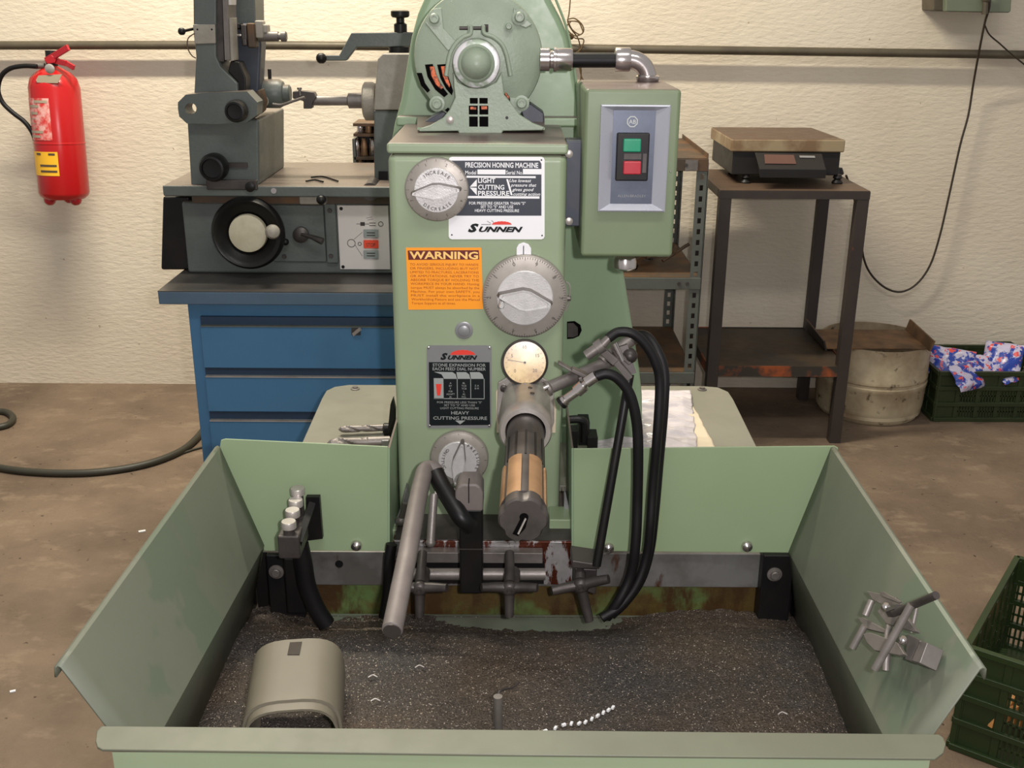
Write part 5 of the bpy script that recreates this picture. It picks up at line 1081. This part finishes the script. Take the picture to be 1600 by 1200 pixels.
# ---------------------------------------------------------------- crates
def crate(name, O, d1, d2, L1, L2, H, m, label, tiers, band=0.016, holes=True, bump=None):
    C = thing(name, O+(d1*L1+d2*L2)/2, label, 'crate'); Z = V((0,0,1)); d1 = d1.normalized(); d2 = d2.normalized()
    def wall(o, dx, L, out, nm):
        R3 = Matrix((dx, out, Z)).transposed()
        w_ = MB()
        for k, z in enumerate(tiers): w_.obox(o+dx*L/2+out*(0.004 if k else 0.007)+Z*z, (L+0.012, 0.014 if k == len(tiers)-1 else 0.012, band), R3)
        for z0, z1, pts in zip(tiers, tiers[1:], [0]*9):
            n = max(3, int(L/0.075))
            for i in range(n+1): w_.obox(o+dx*(L*i/n)+Z*(z0+z1)/2, (0.016, 0.010, z1-z0), R3)
        o_ = w_.build(nm, m, C, bevel=0.0015)
        g = MB()
        for z0, z1 in zip(tiers, tiers[1:]):
            n = max(3, int(L/0.075))
            for i in range(n):
                if z1 == tiers[-1] or i in (0,):
                    g.obox(o+dx*(L*(i+0.5)/n)+Z*(z0+z1)/2, (L/n, 0.003, z1-z0), R3); continue
                for q in range(1, 7): g.obox(o+dx*(L*(i+q/7)/n)+Z*(z0+z1)/2, (0.005, 0.003, z1-z0), R3)
                g.obox(o+dx*(L*(i+0.5)/n)+Z*(z0+z1)/2, (L/n, 0.003, 0.005), R3)
        g.build('wall_grid', m, o_, kind='stuff', smooth=0)
    c = O+d1*L1+d2*L2
    wall(O, d1, L1, -d2, 'side_wall'); wall(O, d2, L2, -d1, 'side_wall'); wall(c, -d1, L1, d2, 'side_wall'); wall(c, -d2, L2, d1, 'side_wall')
    MB().obox(O+(d1*L1+d2*L2)/2+Z*0.006, (L1, L2, 0.006), Matrix((d1, d2, Z)).transposed()).build('crate_floor', m, C)
    return C
ca_o = P(1448,657,Z=0.0)
cr1 = crate('plastic_crate', V((ca_o.x+0.025, ca_o.y, 0.0)), V((1,0,0)), V((0,1,0)), 0.62, 0.33, 0.2, M['crate'], 'dark green plastic crate of wrappers on the floor beside the drum', (0.008, 0.07, 0.135, 0.195))
yk = ca_o.y+0.33
MB().poly([(1545,552),(1548,537),(1552,534),(1580,534),(1590,540),(1612,560),(1612,572),(1545,572)], yk+0.01, 0.006).build('raised_handle', M['crate'], cr1)
def pillow(c, w_, h_, t, rot, tilt, label, seed):
    R = Matrix.Rotation(rot, 3, 'Z') @ Matrix.Rotation(tilt, 3, 'X'); n = 14; rs_ = []
    top = []; bot = []
    for j in range(n+1):
        for i in range(n+1):
            s, q_ = i/n*2-1, j/n*2-1; f = max(0, (1-s**4)*(1-q_**4))**0.6; r0 = noise.noise(V((s*2.2, q_*2.2, seed)))*0.012
            top.append(c+R @ V((s*w_, q_*h_, f*t+r0))); bot.append(c+R @ V((s*w_, q_*h_, -f*t*0.6+r0)))
    fs = []
    for j in range(n):
        for i in range(n):
            a = j*(n+1)+i; fs += [(a, a+1, a+n+2, a+n+1), tuple(k+(n+1)**2 for k in (a, a+n+1, a+n+2, a+1))]
    o = MB().add(top+bot, fs).build('foil_wrapper', M['wrap'], smooth=60); tag(o, label, 'wrapper')
def at(u, v, Y, z=None): return P(u, v, Y=Y)
pillow(P(1485,566,Y=3.90), 0.085, 0.06, 0.02, -0.5, 0.9, 'foil wrapper at the left end of the crate, grey back showing', 1)
pillow(P(1512,588,Y=3.80), 0.075, 0.055, 0.022, 0.5, 0.9, 'foil wrapper hanging over the front rim of the crate', 2.4)
pillow(P(1535,575,Y=3.92), 0.07, 0.06, 0.03, 0.1, 0.6, 'foil wrapper in the middle of the crate', 3.7)
pillow(P(1566,562,Y=3.93), 0.07, 0.07, 0.025, -0.5, 1.0, 'foil wrapper standing up at the right of the pile', 5.1)
pillow(P(1578,590,Y=3.83), 0.05, 0.035, 0.015, 0.3, 0.2, 'small foil wrapper low at the right of the pile', 6.6)
d1 = V((0.81,-0.585,0)).normalized(); d2 = V((0.55,0.835,0)).normalized(); d2 = V((-d1.y, d1.x, 0))
O2 = V((0.955,1.885,0))
cr2 = crate('vegetable_crate', O2, d1, d2, 0.40, 0.46, 0.25, M['crate2'], 'bright green perforated crate of wood scraps at the lower right', (0.008, 0.072, 0.135, 0.19, 0.25), band=0.014)
for k in range(22):
    s, t = random.random(), random.random(); p = O2+d1*(0.05+0.3*s)+d2*(0.04+0.38*t)+V((0,0,0.03+0.012*(k % 14)))
    a = random.random()*3.1; e_ = random.uniform(-0.3, 0.6); d = V((math.cos(a)*math.cos(e_), math.sin(a)*math.cos(e_), math.sin(e_)))
    o = MB().bar(p-d*0.045, p+d*0.05, 0.010, 0.03).build('wood_scrap', M['wood'], bevel=0.001); tag(o, 'orange brown wood scrap inside the green perforated crate', 'wood scrap', 'wood scraps in the green crate')
